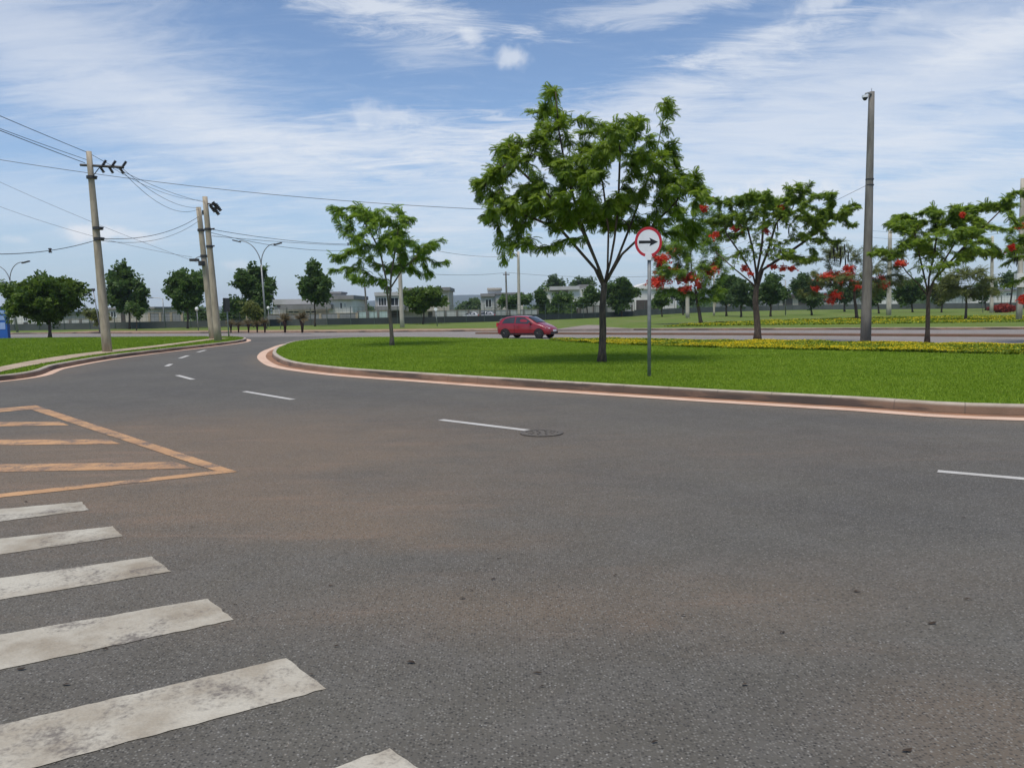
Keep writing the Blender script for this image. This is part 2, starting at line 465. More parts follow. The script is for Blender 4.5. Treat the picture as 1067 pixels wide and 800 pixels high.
def road_mesh():
    m = MB()
    # fine patch with the wear maps
    gx = np.concatenate([np.arange(-66, -26, 1.), np.arange(-26, 26, .35), np.arange(26, 61, 1.)]); gy = np.concatenate([np.arange(-6, 34, .35), np.arange(34, 90, .8)])
    X, Y = np.meshgrid(gx, gy); P = np.stack([X.ravel(), Y.ravel()], 1)
    dk = dist_to(P, NEARLINE); ins = inside(P, isl)
    tyre = np.zeros(len(P))
    for c, w, a in ((1.6, .45, .55), (3.1, .4, .5), (5.2, .5, .6), (6.9, .45, .5), (4.2, .25, .25), (8.3, .5, .35)):
        tyre += a*np.exp(-((dk-c)/w)**2)
    tyre *= .55+.45*np.sin(P[:, 0]*.23+P[:, 1]*.11)
    def blob(px, py, rx, ry, a, rot=0):
        c = G(px, py)[:2]; d = P-c; k, s = math.cos(rot), math.sin(rot)
        u = d[:, 0]*k+d[:, 1]*s; v = -d[:, 0]*s+d[:, 1]*k
        return a*np.exp(-(u/rx)**2-(v/ry)**2)
    dust = blob(120, 470, 3.2, 2.4, 1.1)+blob(330, 530, 2.2, .9, .7)+blob(400, 556, 1.3, .22, .75, -.25)+blob(520, 630, 1.5, .3, .5)
    dust += blob(700, 650, 1.3, .3, .25)+blob(1040, 760, .5, .35, .7)+blob(620, 470, 6, 1.4, .3)+blob(850, 610, 2.5, .5, .28)+blob(300, 440, 5, 2.5, .35)
    dust += .95*np.exp(-(dk/.8)**2)
    dust += .5*np.exp(-(dist_to(P, np.array(lw))/1.3)**2)
    dust = np.clip(dust*1.2+.05+.5*np.exp(-(((P[:, 0]+4.5)/3.5)**2+((P[:, 1]-7.5)/3.0)**2)), 0, 1.5); tyre = np.clip(tyre, 0, 1)*np.clip(1-.5*dust, 0, 1)
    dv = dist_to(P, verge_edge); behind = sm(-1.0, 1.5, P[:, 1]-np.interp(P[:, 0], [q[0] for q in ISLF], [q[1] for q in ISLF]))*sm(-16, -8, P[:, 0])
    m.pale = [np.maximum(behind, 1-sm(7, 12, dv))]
    nx = len(gx); V = np.stack([P[:, 0], P[:, 1], np.zeros(len(P))], 1)
    q = [[j*nx+i, j*nx+i+1, (j+1)*nx+i+1, (j+1)*nx+i] for j in range(len(gy)-1) for i in range(nx-1)]
    m.add(V, q); m.att = [dust]
    m.tyre = [tyre]
    x0, x1, y0, y1 = gx[0], gx[-1], gy[0], gy[-1]
    for (a, b, c, d) in ((-140, x0, -30, 100), (x1, 140, -30, 100), (x0, x1, y1, 100), (x0, x1, -30, y0)):
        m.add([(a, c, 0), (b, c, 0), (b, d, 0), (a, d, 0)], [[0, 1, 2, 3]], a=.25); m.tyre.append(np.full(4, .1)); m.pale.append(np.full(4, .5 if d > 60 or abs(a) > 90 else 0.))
    return m
rm = road_mesh()
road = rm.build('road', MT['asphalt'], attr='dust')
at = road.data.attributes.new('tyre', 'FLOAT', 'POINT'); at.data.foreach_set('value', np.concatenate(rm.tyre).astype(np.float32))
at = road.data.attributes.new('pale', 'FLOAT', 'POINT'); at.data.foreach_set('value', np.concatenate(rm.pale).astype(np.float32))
kind(road, 'structure')

def densepoly(px, z=0.0, per=8):
    """image quad corners on the ground -> ground polygon with straight edges"""
    C = [G(x, y, z)[:2] for x, y in px]; out = []
    for a, b in zip(C, C[1:]+C[:1]):
        L = np.linalg.norm(b-a); n = int(min(60, max(2, L/.05))) if L < 8 else 60
        nv = np.array([-(b-a)[1], (b-a)[0]])/(L+1e-9)
        for i in range(n): out.append(a+(b-a)*i/n+nv*(RNG.normal(0, .0035)+.0015*math.sin(i*.9+L*7)))
    return out
Z1 = .004
def marking(name, polys, m):
    b = MB()
    for p in polys: b.sheet(densepoly(p), Z1)
    return b.build(name, m, road)
stripes = [[(298, 686), (340, 718), (-60, 826), (-60, 770)], [(216, 624), (243.5, 646), (-60, 711), (-60, 672)],
           [(158.5, 580), (178.5, 595.5), (-60, 635), (-60, 611)], [(117, 548.5), (128, 559), (-60, 587), (-60, 568)],
           [(85, 523), (93, 531.5), (-60, 551), (-60, 536)], [(406, 780), (452, 812), (-40, 1000), (-40, 935)]]
for s in stripes: marking('crosswalk_stripe', [s], MT['zebra'])
for a, b_, w in (((459.5, 437.4), (569, 450.8), .13), ((254.4, 407.8), (305, 416.3), .13), ((184.7, 391), (201, 395.4), .14), ((173.5, 381.6), (178.3, 379.3), .16),
                 ((187.6, 373.2), (196, 370.4), .17), ((206, 367.0), (214, 364.8), .17), ((977, 491), (1240, 514), .12)):
    A = G(*a)[:2]; B = G(*b_)[:2]; d = B-A; d /= np.linalg.norm(d); nrm = np.array([-d[1], d[0]])*w/2
    m = MB(); m.sheet([A-nrm, B-nrm, B+nrm, A+nrm], Z1); m.build('lane_dash', MT['dash'], road)
# orange hatched triangle, one marking: outline and bars
hp = [[(-60, 430), (38, 422), (247.5, 491.5), (246, 493), (225, 490.5), (36, 424.8), (-60, 433.4)],
      [(247.5, 491.5), (225, 490.5), (-60, 520.5), (-60, 525.5)]]
hz = MB()
hz.sheet(densepoly([(-60, 431.3), (37, 422.3), (46, 425.3), (-60, 434.8)]), Z1)
hz.sheet(densepoly([(37, 422.3), (247.5, 491.7), (222, 490.2), (30, 425.9)]), Z1+.0015)
hz.sheet(densepoly([(247.5, 491.7), (228, 490.4), (-60, 521), (-60, 525)]), Z1)
for q in ([(-60, 440.2), (62, 439.4), (72, 443.2), (-60, 445)], [(-60, 458.8), (112, 457.8), (126, 462.6), (-60, 464.4)], [(-60, 484.5), (182, 481.5), (203, 488.2), (-60, 492.8)]):
    hz.sheet(densepoly(q), Z1)
hz.build('hatched_marking', MT['hatch'], road)

def kerb_ring(P, closed, sgn, name, w=.15, h=KZ, m=None):
    """kerb swept along P (outer edge); sgn*offset goes inwards"""
    A = offset(P, -sgn*.025, closed); B = P; C = offset(P, sgn*w, closed)
    n = len(P); seg = np.linalg.norm(np.diff(np.vstack([P, P[:1]]), axis=0), axis=1); s = np.concatenate([[0], np.cumsum(seg)])[:n]
    rows = [(A, -.02), (A, .02), (B, h-.025), (offset(P, sgn*.02, closed), h), (C, h), (C, -.02)]
    V = np.concatenate([np.column_stack([r[0], np.full(n, r[1])]) for r in rows])
    q = []; L = n if closed else n-1
    for k in range(len(rows)-1):
        for i in range(L):
            j = (i+1) % n
            q.append([k*n+i, k*n+j, (k+1)*n+j, (k+1)*n+i] if sgn > 0 else [k*n+i, (k+1)*n+i, (k+1)*n+j, k*n+j])
    b = MB().add(V, q, a=np.tile(s, len(rows)))
    return kind(b.build(name, m or MT['kerb'], attr='along'), 'structure')
kerb_ring(isl, True, ISL_SGN, 'kerb')
LS = 1 if area(leftlawn) > 0 else -1
kerb_ring(leftlawn, True, LS, 'kerb')
kerb_ring(verge_edge, False, 1, 'kerb')

def band(P, d0, d1, sgn, closed, name, m, z):
    b = MB().strip(offset(P, -sgn*d0, closed), offset(P, -sgn*d1, closed), z, closed)
    return b
band(isl, .03, .30, ISL_SGN, True, 'gutter', MT['gutter'], 0).build('gutter', MT['gutter'], None)
kind(bpy.data.objects['gutter'], 'structure'); bpy.data.objects['gutter'].location.z = .004
band(isl, .27, .60, ISL_SGN, True, 'edge_line', MT['edge'], .008).build('edge_line', MT['edge'], road)
band(leftlawn, .03, .30, LS, True, 'edge_line', MT['edge'], .006).build('edge_line', MT['edge'], road)

def slab(P, name, m, z):
    return kind(MB().prism([tuple(p) for p in P], -.03, z).build(name, m), 'structure')
isl_in = offset(isl, ISL_SGN*.14, True); ll_in = offset(leftlawn, LS*.14, True)
slab(isl_in, 'island_lawn', MT['lawn'], KZ-.015)
slab(ll_in, 'verge_lawn', MT['lawn'], KZ-.015)
# far verge sheet following the rise
vb = MB(); E = offset(verge_edge, .14)
rows = []
for k in np.concatenate([np.linspace(0, 1, 24)]):
    yy = E[:, 1]*(1-k)+(260)*k; xx = E[:, 0]*(1-k)+E[:, 0]*2.2*k
    rows.append(np.column_stack([xx, yy, [float(ZG(a, b)) for a, b in zip(xx, yy)]]))
n = len(E); V = np.concatenate(rows)
vb.add(V, [[k*n+i, k*n+i+1, (k+1)*n+i+1, (k+1)*n+i] for k in range(len(rows)-1) for i in range(n-1)])
kind(vb.build('far_lawn', MT['lawn_far']), 'structure')
# dirt footway along the far verge, worn entry drive
fe = [p for p in verge_edge if -48 < p[0] < -1]
sb = MB().strip(offset(np.array(fe), .15), offset(np.array(fe), 3.4), KZ+.006); kind(sb.build('footpath', MT['terracotta']), 'structure')
MT['drive'] = mat('entry_drive', (.30, .24, .205), .9, (.22, .18, .155), 1.5, bump=.3)
dr = MB().prism([tuple(G(*p, KZ+.02)[:2]) for p in ((578, 342.95), (600, 340.0), (612, 338.6), (632, 338.8), (624, 340.4), (660, 342.25))], .0, KZ+.02)
kind(dr.build('driveway', MT['drive']), 'structure')
# left concrete path through the lawn
pa = catmull([G(x, y, KZ)[:2] for x, y in ((-90, 404), (0, 382.7), (53.6, 372.8), (103, 366.5), (165, 359.8), (214, 353.8), (226, 352.4))], 8)
pb = catmull([G(x, y, KZ)[:2] for x, y in ((-90, 412), (0, 388), (53.6, 377.4), (103, 369.3), (165, 361.7), (221, 354.3), (240, 352.6))], 8)
MT['path'] = mat('path_concrete', (.46, .36, .25), .9, (.36, .27, .18), 1.2, bump=.2)
pt = MB().strip(pa, pb, KZ+.02); kind(pt.build('sidewalk', MT['path']), 'structure')
# median between the two carriageways
md = catmull([G(x, y, .1)[:2] for x, y in ((500, 346.3), (580, 346.6), (640, 346.9), (760, 347.2), (900, 347.8), (1067, 348.6))], 6)
md = np.vstack([md, md[-1]+np.array([14, -4.5])])
mb_ = MB(); mb_.prism([tuple(p) for p in offset(md, -.55)]+[tuple(p) for p in offset(md, .55)[::-1]], 0, .11)
MT['median'] = mat('median_soil', (.20, .11, .075), .95, (.16, .10, .06), 1.8, bump=.4)
kind(mb_.build('median', MT['median']), 'structure')

# ------------------------------------------------------------------ grass and ground cover
def scatter(poly, n, near_w=2.0, keep=None):
    lo = poly.min(0); hi = poly.max(0); out = []; c = 0
    while c < n:
        p = RNG.uniform(lo, hi, (n*2, 2))
        d2 = (p**2).sum(1); px = 533.5+F*p[:, 0]/np.maximum(p[:, 1], 1)
        w = np.clip((15.0**2/d2)**(near_w/2), .02, 1)*((px > -60) & (px < 1130))
        p = p[RNG.random(len(p)) < w]; p = p[inside(p, poly)]
        if keep is not None: p = p[keep(p)]
        out.append(p); c += len(p)
    return np.concatenate(out)[:n]
def blades(P, z, h0, h1, w, lean, name, m, label):
    n = len(P); a = RNG.uniform(0, 2*math.pi, n); h = RNG.uniform(h0, h1, n); d = np.stack([np.cos(a), np.sin(a)], 1)
    sc = np.clip(np.linalg.norm(P, axis=1)/18, .8, 2.2)
    w = w*sc*RNG.uniform(.7, 1.3, n)
    l = RNG.uniform(-1, 1, (n, 2))*lean*h[:, None]
    b = np.column_stack([P, np.full(n, z)])
    A = b.copy(); A[:, :2] -= d*w[:, None]/2; B = b.copy(); B[:, :2] += d*w[:, None]/2
    C = b.copy(); C[:, :2] += l; C[:, 2] += h
    V = np.stack([A, B, C], 1).reshape(-1, 3)
    mb = MB().add(V, tris=np.arange(3*n).reshape(-1, 3), a=np.repeat(RNG.random(n), 3))
    return kind(mb.build(name, m, attr='tint'), 'stuff', label)
bed_front = catmull([G(x, y, KZ)[:2] for x, y in ((572, 354.6), (640, 358.6), (760, 362.6), (900, 365.6), (1067, 369.4))], 6)
bed_front = np.vstack([bed_front, bed_front[-1]+np.array([10, -6.5])])
bed_poly = np.vstack([bed_front, offset(np.array([p for p in isl_far[1:7]]), .0)])
bed_poly = np.vstack([bed_front, np.array([isl_far[0], isl_far[1]]), np.array([p for p in isl_far[2:7]])])
MBED = lambda p: ~inside(p, bed_poly)
blades(scatter(isl_in, 360000, 1.7, MBED), KZ-.015, .02, .05, .012, .9, 'grass', MT['blade'], 'short mown grass covering the traffic island')
path_poly = np.vstack([pa, pb[::-1]])
blades(scatter(ll_in, 90000, 1.2, lambda p: ~inside(p, path_poly)), KZ-.015, .03, .08, .02, .7, 'grass', MT['blade'], 'short grass on the lawn left of the bend')

def groundcover(poly, n, nf, z, hmax, size, name, lab):
    P = scatter(poly, n, .6) if not callable(z) else scatter(poly, n, 0)
    zz = np.array([z(x, y) for x, y in P]) if callable(z) else np.full(len(P), z)
    def quads(P, zz, h, s, flat):
        n = len(P); a = RNG.uniform(0, 2*math.pi, n); t = RNG.uniform(-flat, flat, (n, 2))
        u = np.column_stack([np.cos(a), np.sin(a), t[:, 0]])*s[:, None]; v = np.column_stack([-np.sin(a), np.cos(a), t[:, 1]])*s[:, None]
        c = np.column_stack([P, zz+h])
        V = np.stack([c-u, c-v*.7, c+u, c+v*.7], 1).reshape(-1, 3)
        return V, np.arange(4*n).reshape(-1, 4)
    pn = .65+.35*np.sin(P[:, 0]*1.7+np.sin(P[:, 1]*2.3))*np.sin(P[:, 1]*1.9+1.3*np.sin(P[:, 0]*.9)); h = RNG.random(n)**.6*hmax*pn*1.25
    V, q = quads(P, zz, h, RNG.uniform(.6, 1.3, n)*size, .8)
    o = kind(MB().add(V, q, a=np.repeat(RNG.random(n), 4)).build('flower_bed', MT['cover'], attr='tint'), 'stuff', lab+' leaves')
    wk = np.clip(.55+.6*np.sin(P[:, 0]*.8+2*np.sin(P[:, 1]*.7)), .12, 1); k = RNG.choice(n, nf, p=wk/wk.sum())
    V, q = quads(P[k]+RNG.normal(0, .03, (nf, 2)), zz[k], hmax*pn[k]*1.25*RNG.uniform(.65, 1.3, nf), RNG.uniform(.5, 1.1, nf)*size*.5, .9)
    o2 = kind(MB().add(V, q, a=np.repeat(RNG.random(nf), 4)).build('yellow_flowers', MT['yellow'], attr='tint'), 'stuff', lab+' blossoms')
groundcover(bed_poly, 70000, 56000, KZ, .09, .05, 'bed', 'yellow flowering ground cover along the back of the island,')
fb = [(690, 340.4), (760, 339.2), (900, 337.6), (1000, 336.2), (1067, 335.2)]
ft = [(1067, 329.6), (1000, 330.0), (900, 331.5), (800, 334.5), (740, 337.0)]
fpoly = [G(x, y, KZ)[:2] for x, y in fb]+[G(1067, 335.2, KZ)[:2]+np.array([10, -2]), G(1067, 329.6, KZ)[:2]+np.array([16, -2])]+[G(x, y, KZ)[:2] for x, y in ft]
groundcover(np.array(fpoly), 40000, 30000, lambda x, y: float(ZG(x, y)), .12, .11, 'bed', 'yellow flowering ground cover beyond the avenue,')

# grit and dry leaf scraps on the asphalt
gm = MB(); k = 900
px = RNG.uniform(150, 1060, k); py = 470+330*RNG.random(k)**1.3
for a, b in zip(px, py):
    c = G(a, b); s = rnd.uniform(.002, .0065)
    th = rnd.random()*6; u = np.array([math.cos(th), math.sin(th), 0])*s; v = np.array([-math.sin(th), math.cos(th), 0])*s*rnd.uniform(.6, 1)
    gm.add([c-u, c-v, c+u, c+v, c+np.array([0, 0, s*1.1])], tris=[[0, 1, 4], [1, 2, 4], [2, 3, 4], [3, 0, 4]])
MT['grit'] = mat('pale_grit', (.30, .27, .23), .9, (.12, .10, .085), 30)
kind(gm.build('road_grit', MT['grit']), 'stuff', 'small loose stones scattered over the asphalt')
lm = MB()
leafpx = [(428, 691, 11), (482, 624, 8), (514, 604, 7), (350, 674, 7), (560, 702, 11), (565, 716, 7), (491, 616, 6), (893, 617, 8), (1008, 625, 8), (971, 650, 10), (776, 714, 8), (682, 774, 9),
          (27, 523, 6), (199, 550, 5), (245, 631, 6), (345, 611, 6), (22, 698, 9), (69, 714, 8), (110, 677, 6), (325, 704, 9), (520, 583, 6), (815, 660, 7), (712, 642, 7), (1004, 540, 5), (641, 600, 5), (945, 783, 12)]
for a, b, s in leafpx:
    c = G(a, b); L = s/F*np.linalg.norm(c-CAM)*.45; th = rnd.uniform(-.5, .5); w = L*rnd.uniform(.2, .45)
    u = np.array([math.cos(th), math.sin(th), 0]); v = np.array([-u[1], u[0], 0])
    P = [c-u*L, c-u*L*.3+v*w, c+u*L*.5+v*w*.8, c+u*L, c+u*L*.4-v*w, c-u*L*.4-v*w*.8]
    P = [p+np.array([0, 0, .004+rnd.random()*.01]) for p in P]
    lm.add(P+[c+np.array([0, 0, .014])], tris=[[i, (i+1) % 6, 6] for i in range(6)])
MT['dryleaf'] = mat('dry_leaf', (.03, .022, .016), .9, (.06, .04, .025), 15)
kind(lm.build('leaf_litter', MT['dryleaf']), 'stuff', 'dark dry leaf scraps lying on the road')

# ------------------------------------------------------------------ trees
def grow(nodes, par, attr, step, kill, rng, maxit=220, up=0.0, jitter=.25):
    nodes = [np.asarray(p, float) for p in nodes]; par = list(par)
    A = np.asarray(attr, float); N = np.array(nodes)
    D = np.linalg.norm(A[:, None]-N[None], axis=2); near = D.argmin(1); dist = D.min(1); alive = np.ones(len(A), bool)
    for it in range(maxit):
        alive &= dist > kill
        if not alive.any(): break
        idx = np.where(alive)[0]; acc = {}
        P = np.array(nodes)
        d = A[idx]-P[near[idx]]; d /= np.linalg.norm(d, axis=1)[:, None]+1e-9
        for k, dd in zip(near[idx], d): acc.setdefault(int(k), []).append(dd)
        new = []
        for k, l in acc.items():
            v = np.mean(l, 0)
            if k > 0 and par[k] >= 0:
                pv = nodes[k]-nodes[par[k]]; v = v+.35*pv/(np.linalg.norm(pv)+1e-9)
            v = v+rng.normal(0, jitter, 3); v[2] += up
            v /= np.linalg.norm(v)+1e-9
            new.append((k, nodes[k]+v*step))
        s0 = len(nodes)
        for k, p in new: nodes.append(p); par.append(k)
        NN = np.array(nodes[s0:])
        d = np.linalg.norm(A[idx][:, None]-NN[None], axis=2); j = d.argmin(1); dm = d.min(1)
        b = dm < dist[idx]
        dist[idx[b]] = dm[b]; near[idx[b]] = j[b]+s0
        # attractors nobody approaches any more die
        stale = idx[~b]; kill_ = stale[rng.random(len(stale)) < .12]; alive[kill_] = False
    return np.array(nodes), np.array(par)

def frond_template(pairs, droop, rng):
    V = []; Q = []
    a = .35
    p = np.array([0., 0, 0]); pts = []; n = pairs+1
    for i in range(n+1):
        pts.append((p.copy(), a)); p = p+np.array([math.cos(a), 0, math.sin(a)])/n; a -= droop/n
    for i in range(1, n+1):
        q, an = pts[i]; t = i/n
        T = np.array([math.cos(an), 0, math.sin(an)])
        L = .36*math.sin(math.pi*(.18+.74*t))**.8*rng.uniform(.85, 1.1); w = .055*rng.uniform(.85, 1.2)
        for s in (-1, 1):
            dr = T*.62+np.array([0, s*.78, -.22+rng.uniform(-.12, .12)]); dr /= np.linalg.norm(dr)
            m = q+dr*L*.5; side = T*w
            k = len(V); V += [q, m+side-np.array([0, 0, .01]), q+dr*L-np.array([0, 0, .05*L]), m-side]; Q.append([k, k+1, k+2, k+3])
    return np.array(V), np.array(Q)
def tuft_template(nl, rng, w=.28):
    V = []; Q = []
    for i in range(nl):
        th = i*2.4+rng.uniform(-.4, .4); el = rng.uniform(-.5, .7)
        d = np.array([math.cos(th)*math.cos(el), math.sin(th)*math.cos(el), math.sin(el)])
        L = rng.uniform(.7, 1.1); sd = np.cross(d, [0, 0, 1]); sd /= np.linalg.norm(sd)+1e-9
        s0 = d*.12; m = d*L*.55+np.array([0, 0, .06]); k = len(V)
        V += [s0, m+sd*w, d*L-np.array([0, 0, .12]), m-sd*w]; Q.append([k, k+1, k+2, k+3])
    return np.array(V), np.array(Q)
_tr = np.random.default_rng(5)
FR_HI = [frond_template(9, d, _tr) for d in (.9, 1.4, 2.0)]
FR_LO = [frond_template(5, d, _tr) for d in (.8, 1.2, 1.7)]
TUFT = [tuft_template(7, _tr) for _ in range(4)]

def place(templates, pos, dirs, size, rng, roll=.5):
    mb = MB(); n = len(pos); ids = rng.integers(0, len(templates), n)
    X = dirs/(np.linalg.norm(dirs, axis=1)[:, None]+1e-9)
    up = np.tile([0, 0, 1.], (n, 1))+rng.normal(0, roll, (n, 3))
    Y = np.cross(up, X); Y /= np.linalg.norm(Y, axis=1)[:, None]+1e-9
    Z = np.cross(X, Y); tint = rng.random(n)
    for k, (V, Q) in enumerate(templates):
        s = np.where(ids == k)[0]
        if not len(s): continue
        Rm = np.stack([X[s], Y[s], Z[s]], 2)*size[s][:, None, None]
        W = np.einsum('nij,vj->nvi', Rm, V)+pos[s][:, None]
        q = (Q[None]+(np.arange(len(s))*len(V))[:, None, None]).reshape(-1, 4)
        mb.add(W.reshape(-1, 3), q, a=np.repeat(tint[s], len(V)))
    return mb

def skeleton_mesh(nodes, par, rad, thin):
    """tubes along chains"""
    n = len(nodes); ch = [[] for _ in range(n)]
    for i in range(n):
        if par[i] >= 0: ch[par[i]].append(i)
    mb = MB(); stack = [(0, -1)]
    while stack:
        s, pr = stack.pop(); chain = [s]
        while ch[chain[-1]]:
            c = sorted(ch[chain[-1]], key=lambda i: -rad[i])
            for o in c[1:]: stack.append((o, chain[-1]))
            chain.append(c[0])
        pts = [nodes[i] for i in chain]; rr = [rad[i] for i in chain]
        if pr >= 0: pts = [nodes[pr]]+pts; rr = [min(rad[pr], rr[0]*1.25)]+rr
        if len(pts) >= 2 and rr[0] > thin*.5: mb.tube(pts, rr, 8 if rr[0] > .06 else 5)
    return mb

def tree(name, label, base, pads, Y=None, trunk=None, limbs=(), tr_px=5, flat=.6, natt=260, nfr=900, size=.5, kindof='frond', leaf='leaf_big', bark='bark', step=.3, depth=1.0,
         flowers=(), pods=(), seed=1, droopdir=.0, shell=.3, hi=False, group=None, cat='tree', jitter=.25, twig=.009, flsize=.09, nfl=70):
    rng = np.random.default_rng(seed)
    B = np.asarray(base, float); Y = B[1] if Y is None else Y
    k = Y/F
    # trunk and limbs: image polylines at the trunk's distance, limbs lean out in depth
    nodes = [B-np.array([0, 0, .12])]; par = [-1]; rmin = [tr_px*k*.5*1.15]
    tp = [AT(x, y, Y) for x, y in (trunk or [])]
    if not tp:
        cx = np.mean([p[0] for p in pads]); lowest = max(p[1] for p in pads)
        top = AT(np.average([PROJ(B)[0], cx]), lowest, Y); tp = [B*(1-t)+top*t+np.array([rng.normal(0, .03), rng.normal(0, .03), 0]) for t in (.15, .4, .7, 1)]
    for i, p in enumerate(tp):
        nodes.append(p); par.append(len(nodes)-2); rmin.append(tr_px*k*.5*(1-.25*(i+1)/len(tp)))
    fork = len(nodes)-1
    for li, L in enumerate(limbs):
        last = fork; off = rng.uniform(-1, 1) if li else .2
        off = ((li % 3)-1)*.8+rng.uniform(-.2, .2)
        for i, (x, y) in enumerate(L):
            p = AT(x, y, Y); h = np.linalg.norm(p-nodes[fork]); p = AT(x, y, Y+off*h*.28*depth)
            nodes.append(p); par.append(last); last = len(nodes)-1; rmin.append(tr_px*k*.5*(.5-.30*(i+1)/len(L)))
    vol = np.array([p[2]*p[3] for p in pads], float); cnt = np.maximum(3, (natt*vol/vol.sum()).astype(int))
    rxall = np.mean([p[2] for p in pads]); A = []; cx0 = np.mean([p[0] for p in pads]); wid = max(abs(p[0]-cx0) for p in pads)+1
    padc = []; padw = np.array([p[4] if len(p) > 4 else 1.0 for p in pads])
    for (cx, cy, rx, ry), c in zip([p[:4] for p in pads], cnt):
        C = AT(cx, cy, Y)
        # depth of pads: central pads spread deep, edge pads stay near the trunk plane
        spread = math.sqrt(max(.05, 1-((cx-cx0)/(wid*1.15))**2))*wid*k*.75*depth
        m = c
        padc.append((cx, cy)); u = rng.normal(0, 1, (m, 3)); u /= np.linalg.norm(u, axis=1)[:, None]
        r = rng.random(m)**shell
        nsub = max(1, int(c/14)); sub = rng.uniform(-1, 1, nsub)*spread
        dy = sub[rng.integers(0, nsub, m)]
        A.append(C+u*r[:, None]*np.array([rx*k, max(rx, ry)*k*.8*depth, ry*k])+np.column_stack([np.zeros(m), dy, np.zeros(m)]))
    A = np.concatenate(A)
    nd, pr = grow(nodes, par, A, step, step*1.15, rng, jitter=jitter)
    n = len(nd); cntd = np.zeros(n); has = np.zeros(n, bool); has[pr[pr >= 0]] = True
    e = 2.35; acc = np.zeros(n); 
    for i in range(n-1, -1, -1):
        if not has[i]: acc[i] = twig**e; cntd[i] = 1
        if pr[i] >= 0: acc[pr[i]] += acc[i]; cntd[pr[i]] += cntd[i]
    # children always come after parents
    rad = acc**(1/e)
    sc = rmin[fork]/max(rad[fork], 1e-6)
    rad = np.where(rad > twig*2, rad*min(1.25, max(.35, sc)), rad)
    for i in range(len(rmin)):
        if i <= fork: rad[i] = rmin[i]
        else: rad[i] = max(min(rad[i], rmin[fork]*.8), rmin[i]*.6)
    rad[0] *= 1.25
    th = thing(name, label, cat, B, 0, group)
    skeleton_mesh(nd, pr, rad, twig*.9).build('trunk', MT[bark], th, smooth=True)
    el = np.where((cntd <= 5) & (np.arange(n) >= len(rmin)))[0]
    if len(el) == 0: el = np.arange(n)
    if padw.min() < 1:
        pj = np.array([PROJ(q) for q in nd[el]]); dd_ = ((pj[:, None]-np.array(padc)[None])/np.array([[p[2], p[3]] for p in pads])[None])
        wt_ = padw[(dd_**2).sum(2).argmin(1)]
    else: wt_ = np.ones(len(el))
    pick = rng.choice(el, nfr, p=wt_/wt_.sum()); d = nd[pick]-nd[pr[pick]]; d /= np.linalg.norm(d, axis=1)[:, None]+1e-9
    cen = A.mean(0); outw = nd[pick]-cen; outw /= np.linalg.norm(outw, axis=1)[:, None]+1e-9
    dirs = .5*d+.45*outw+rng.normal(0, .55, (nfr, 3)); dirs[:, 2] = dirs[:, 2]*flat+droopdir
    tt = rng.random(nfr)[:, None]
    pos = nd[pick]*tt+nd[pr[pick]]*(1-tt)
    sz = size*rng.uniform(.65, 1.25, nfr)
    if kindof == 'frond': mb = place(FR_HI if hi else FR_LO, pos, dirs, sz, rng, .35)
    else:
        pos = pos+rng.normal(0, step*.5, pos.shape); mb = place(TUFT, pos, dirs, sz, rng, 1.0)
    mb.build('crown', MT[leaf], th, attr='tint')
    if flowers:
        fm = []; 
        for (x, y, rx, ry) in flowers:
            C = AT(x, y, Y-rng.uniform(0, 1.5)*depth); m = int(nfl*max(.5, rx*ry/25))
            u = rng.normal(0, .5, (m, 3))*np.array([rx*k, rx*k, ry*k]); fm.append(C+u)
        fp = np.concatenate(fm)
        place(TUFT, fp, rng.normal(0, 1, fp.shape), np.full(len(fp), flsize)*rng.uniform(.6, 1.3, len(fp)), rng, 1.0).build('blossoms', MT['flower_red'], th, attr='tint')
    if pods:
        for (x, y, L) in pods:
            pm = MB()
            C = AT(x, y, Y-rng.uniform(-.6, .6)); l = L*k; a = rng.uniform(-.12, .12)
            pm.tube([C, C+np.array([a*.2*l, 0, -l*.3]), C+np.array([a*.6*l, 0, -l*.7]), C+np.array([a*l, 0, -l])], np.array([.01, .028, .028, .008])*k/.04, 5)
            pm.build('seed_pod', MT['pod'], th)
    return th

T1 = G(627, 377, .15)
tree('tree', 'tallest feathery green tree on the island beside the arrow sign', T1,
     [(579, 99, 12, 11), (562, 116, 13, 12), (570, 134, 12, 10), (530, 161, 17, 22), (566, 161, 24, 22), (509, 192, 19, 20), (519, 223, 20, 16), (552, 208, 30, 26), (540, 254, 20, 18, .7),
      (526, 268, 9, 7, .6), (596, 188, 33, 28), (635, 157, 34, 22), (650, 138, 20, 12), (686, 116, 13, 9), (700, 128, 9, 9), (692, 150, 12, 10), (674, 182, 33, 24),
      (712, 178, 20, 8), (705, 212, 26, 22), (643, 212, 36, 26), (598, 222, 30, 14), (574, 258, 14, 7), (722, 242, 12, 18), (664, 230, 20, 10), (600, 145, 18, 12)],
     trunk=[(627.5, 365), (628.2, 345), (627.8, 320), (629.5, 297)],
     limbs=[[(622, 275), (611, 250), (600, 226), (560, 195), (532, 168)], [(636, 272), (640, 250), (644, 218), (646, 160)], [(643, 270), (655, 240), (668, 205), (684, 160), (690, 128)], [(625, 282), (606, 235), (590, 180), (582, 135), (579, 96)], [(633, 280), (634, 240), (628, 190)], [(620, 280), (585, 240), (550, 225), (520, 222)], [(648, 265), (680, 235), (705, 210)]],
     tr_px=8.4, natt=900, nfr=9800, size=.30, leaf='leaf_big', bark='bark', step=.26, hi=True, seed=3, droopdir=-.1, shell=.4)
T2 = G(408.5, 360, .15)
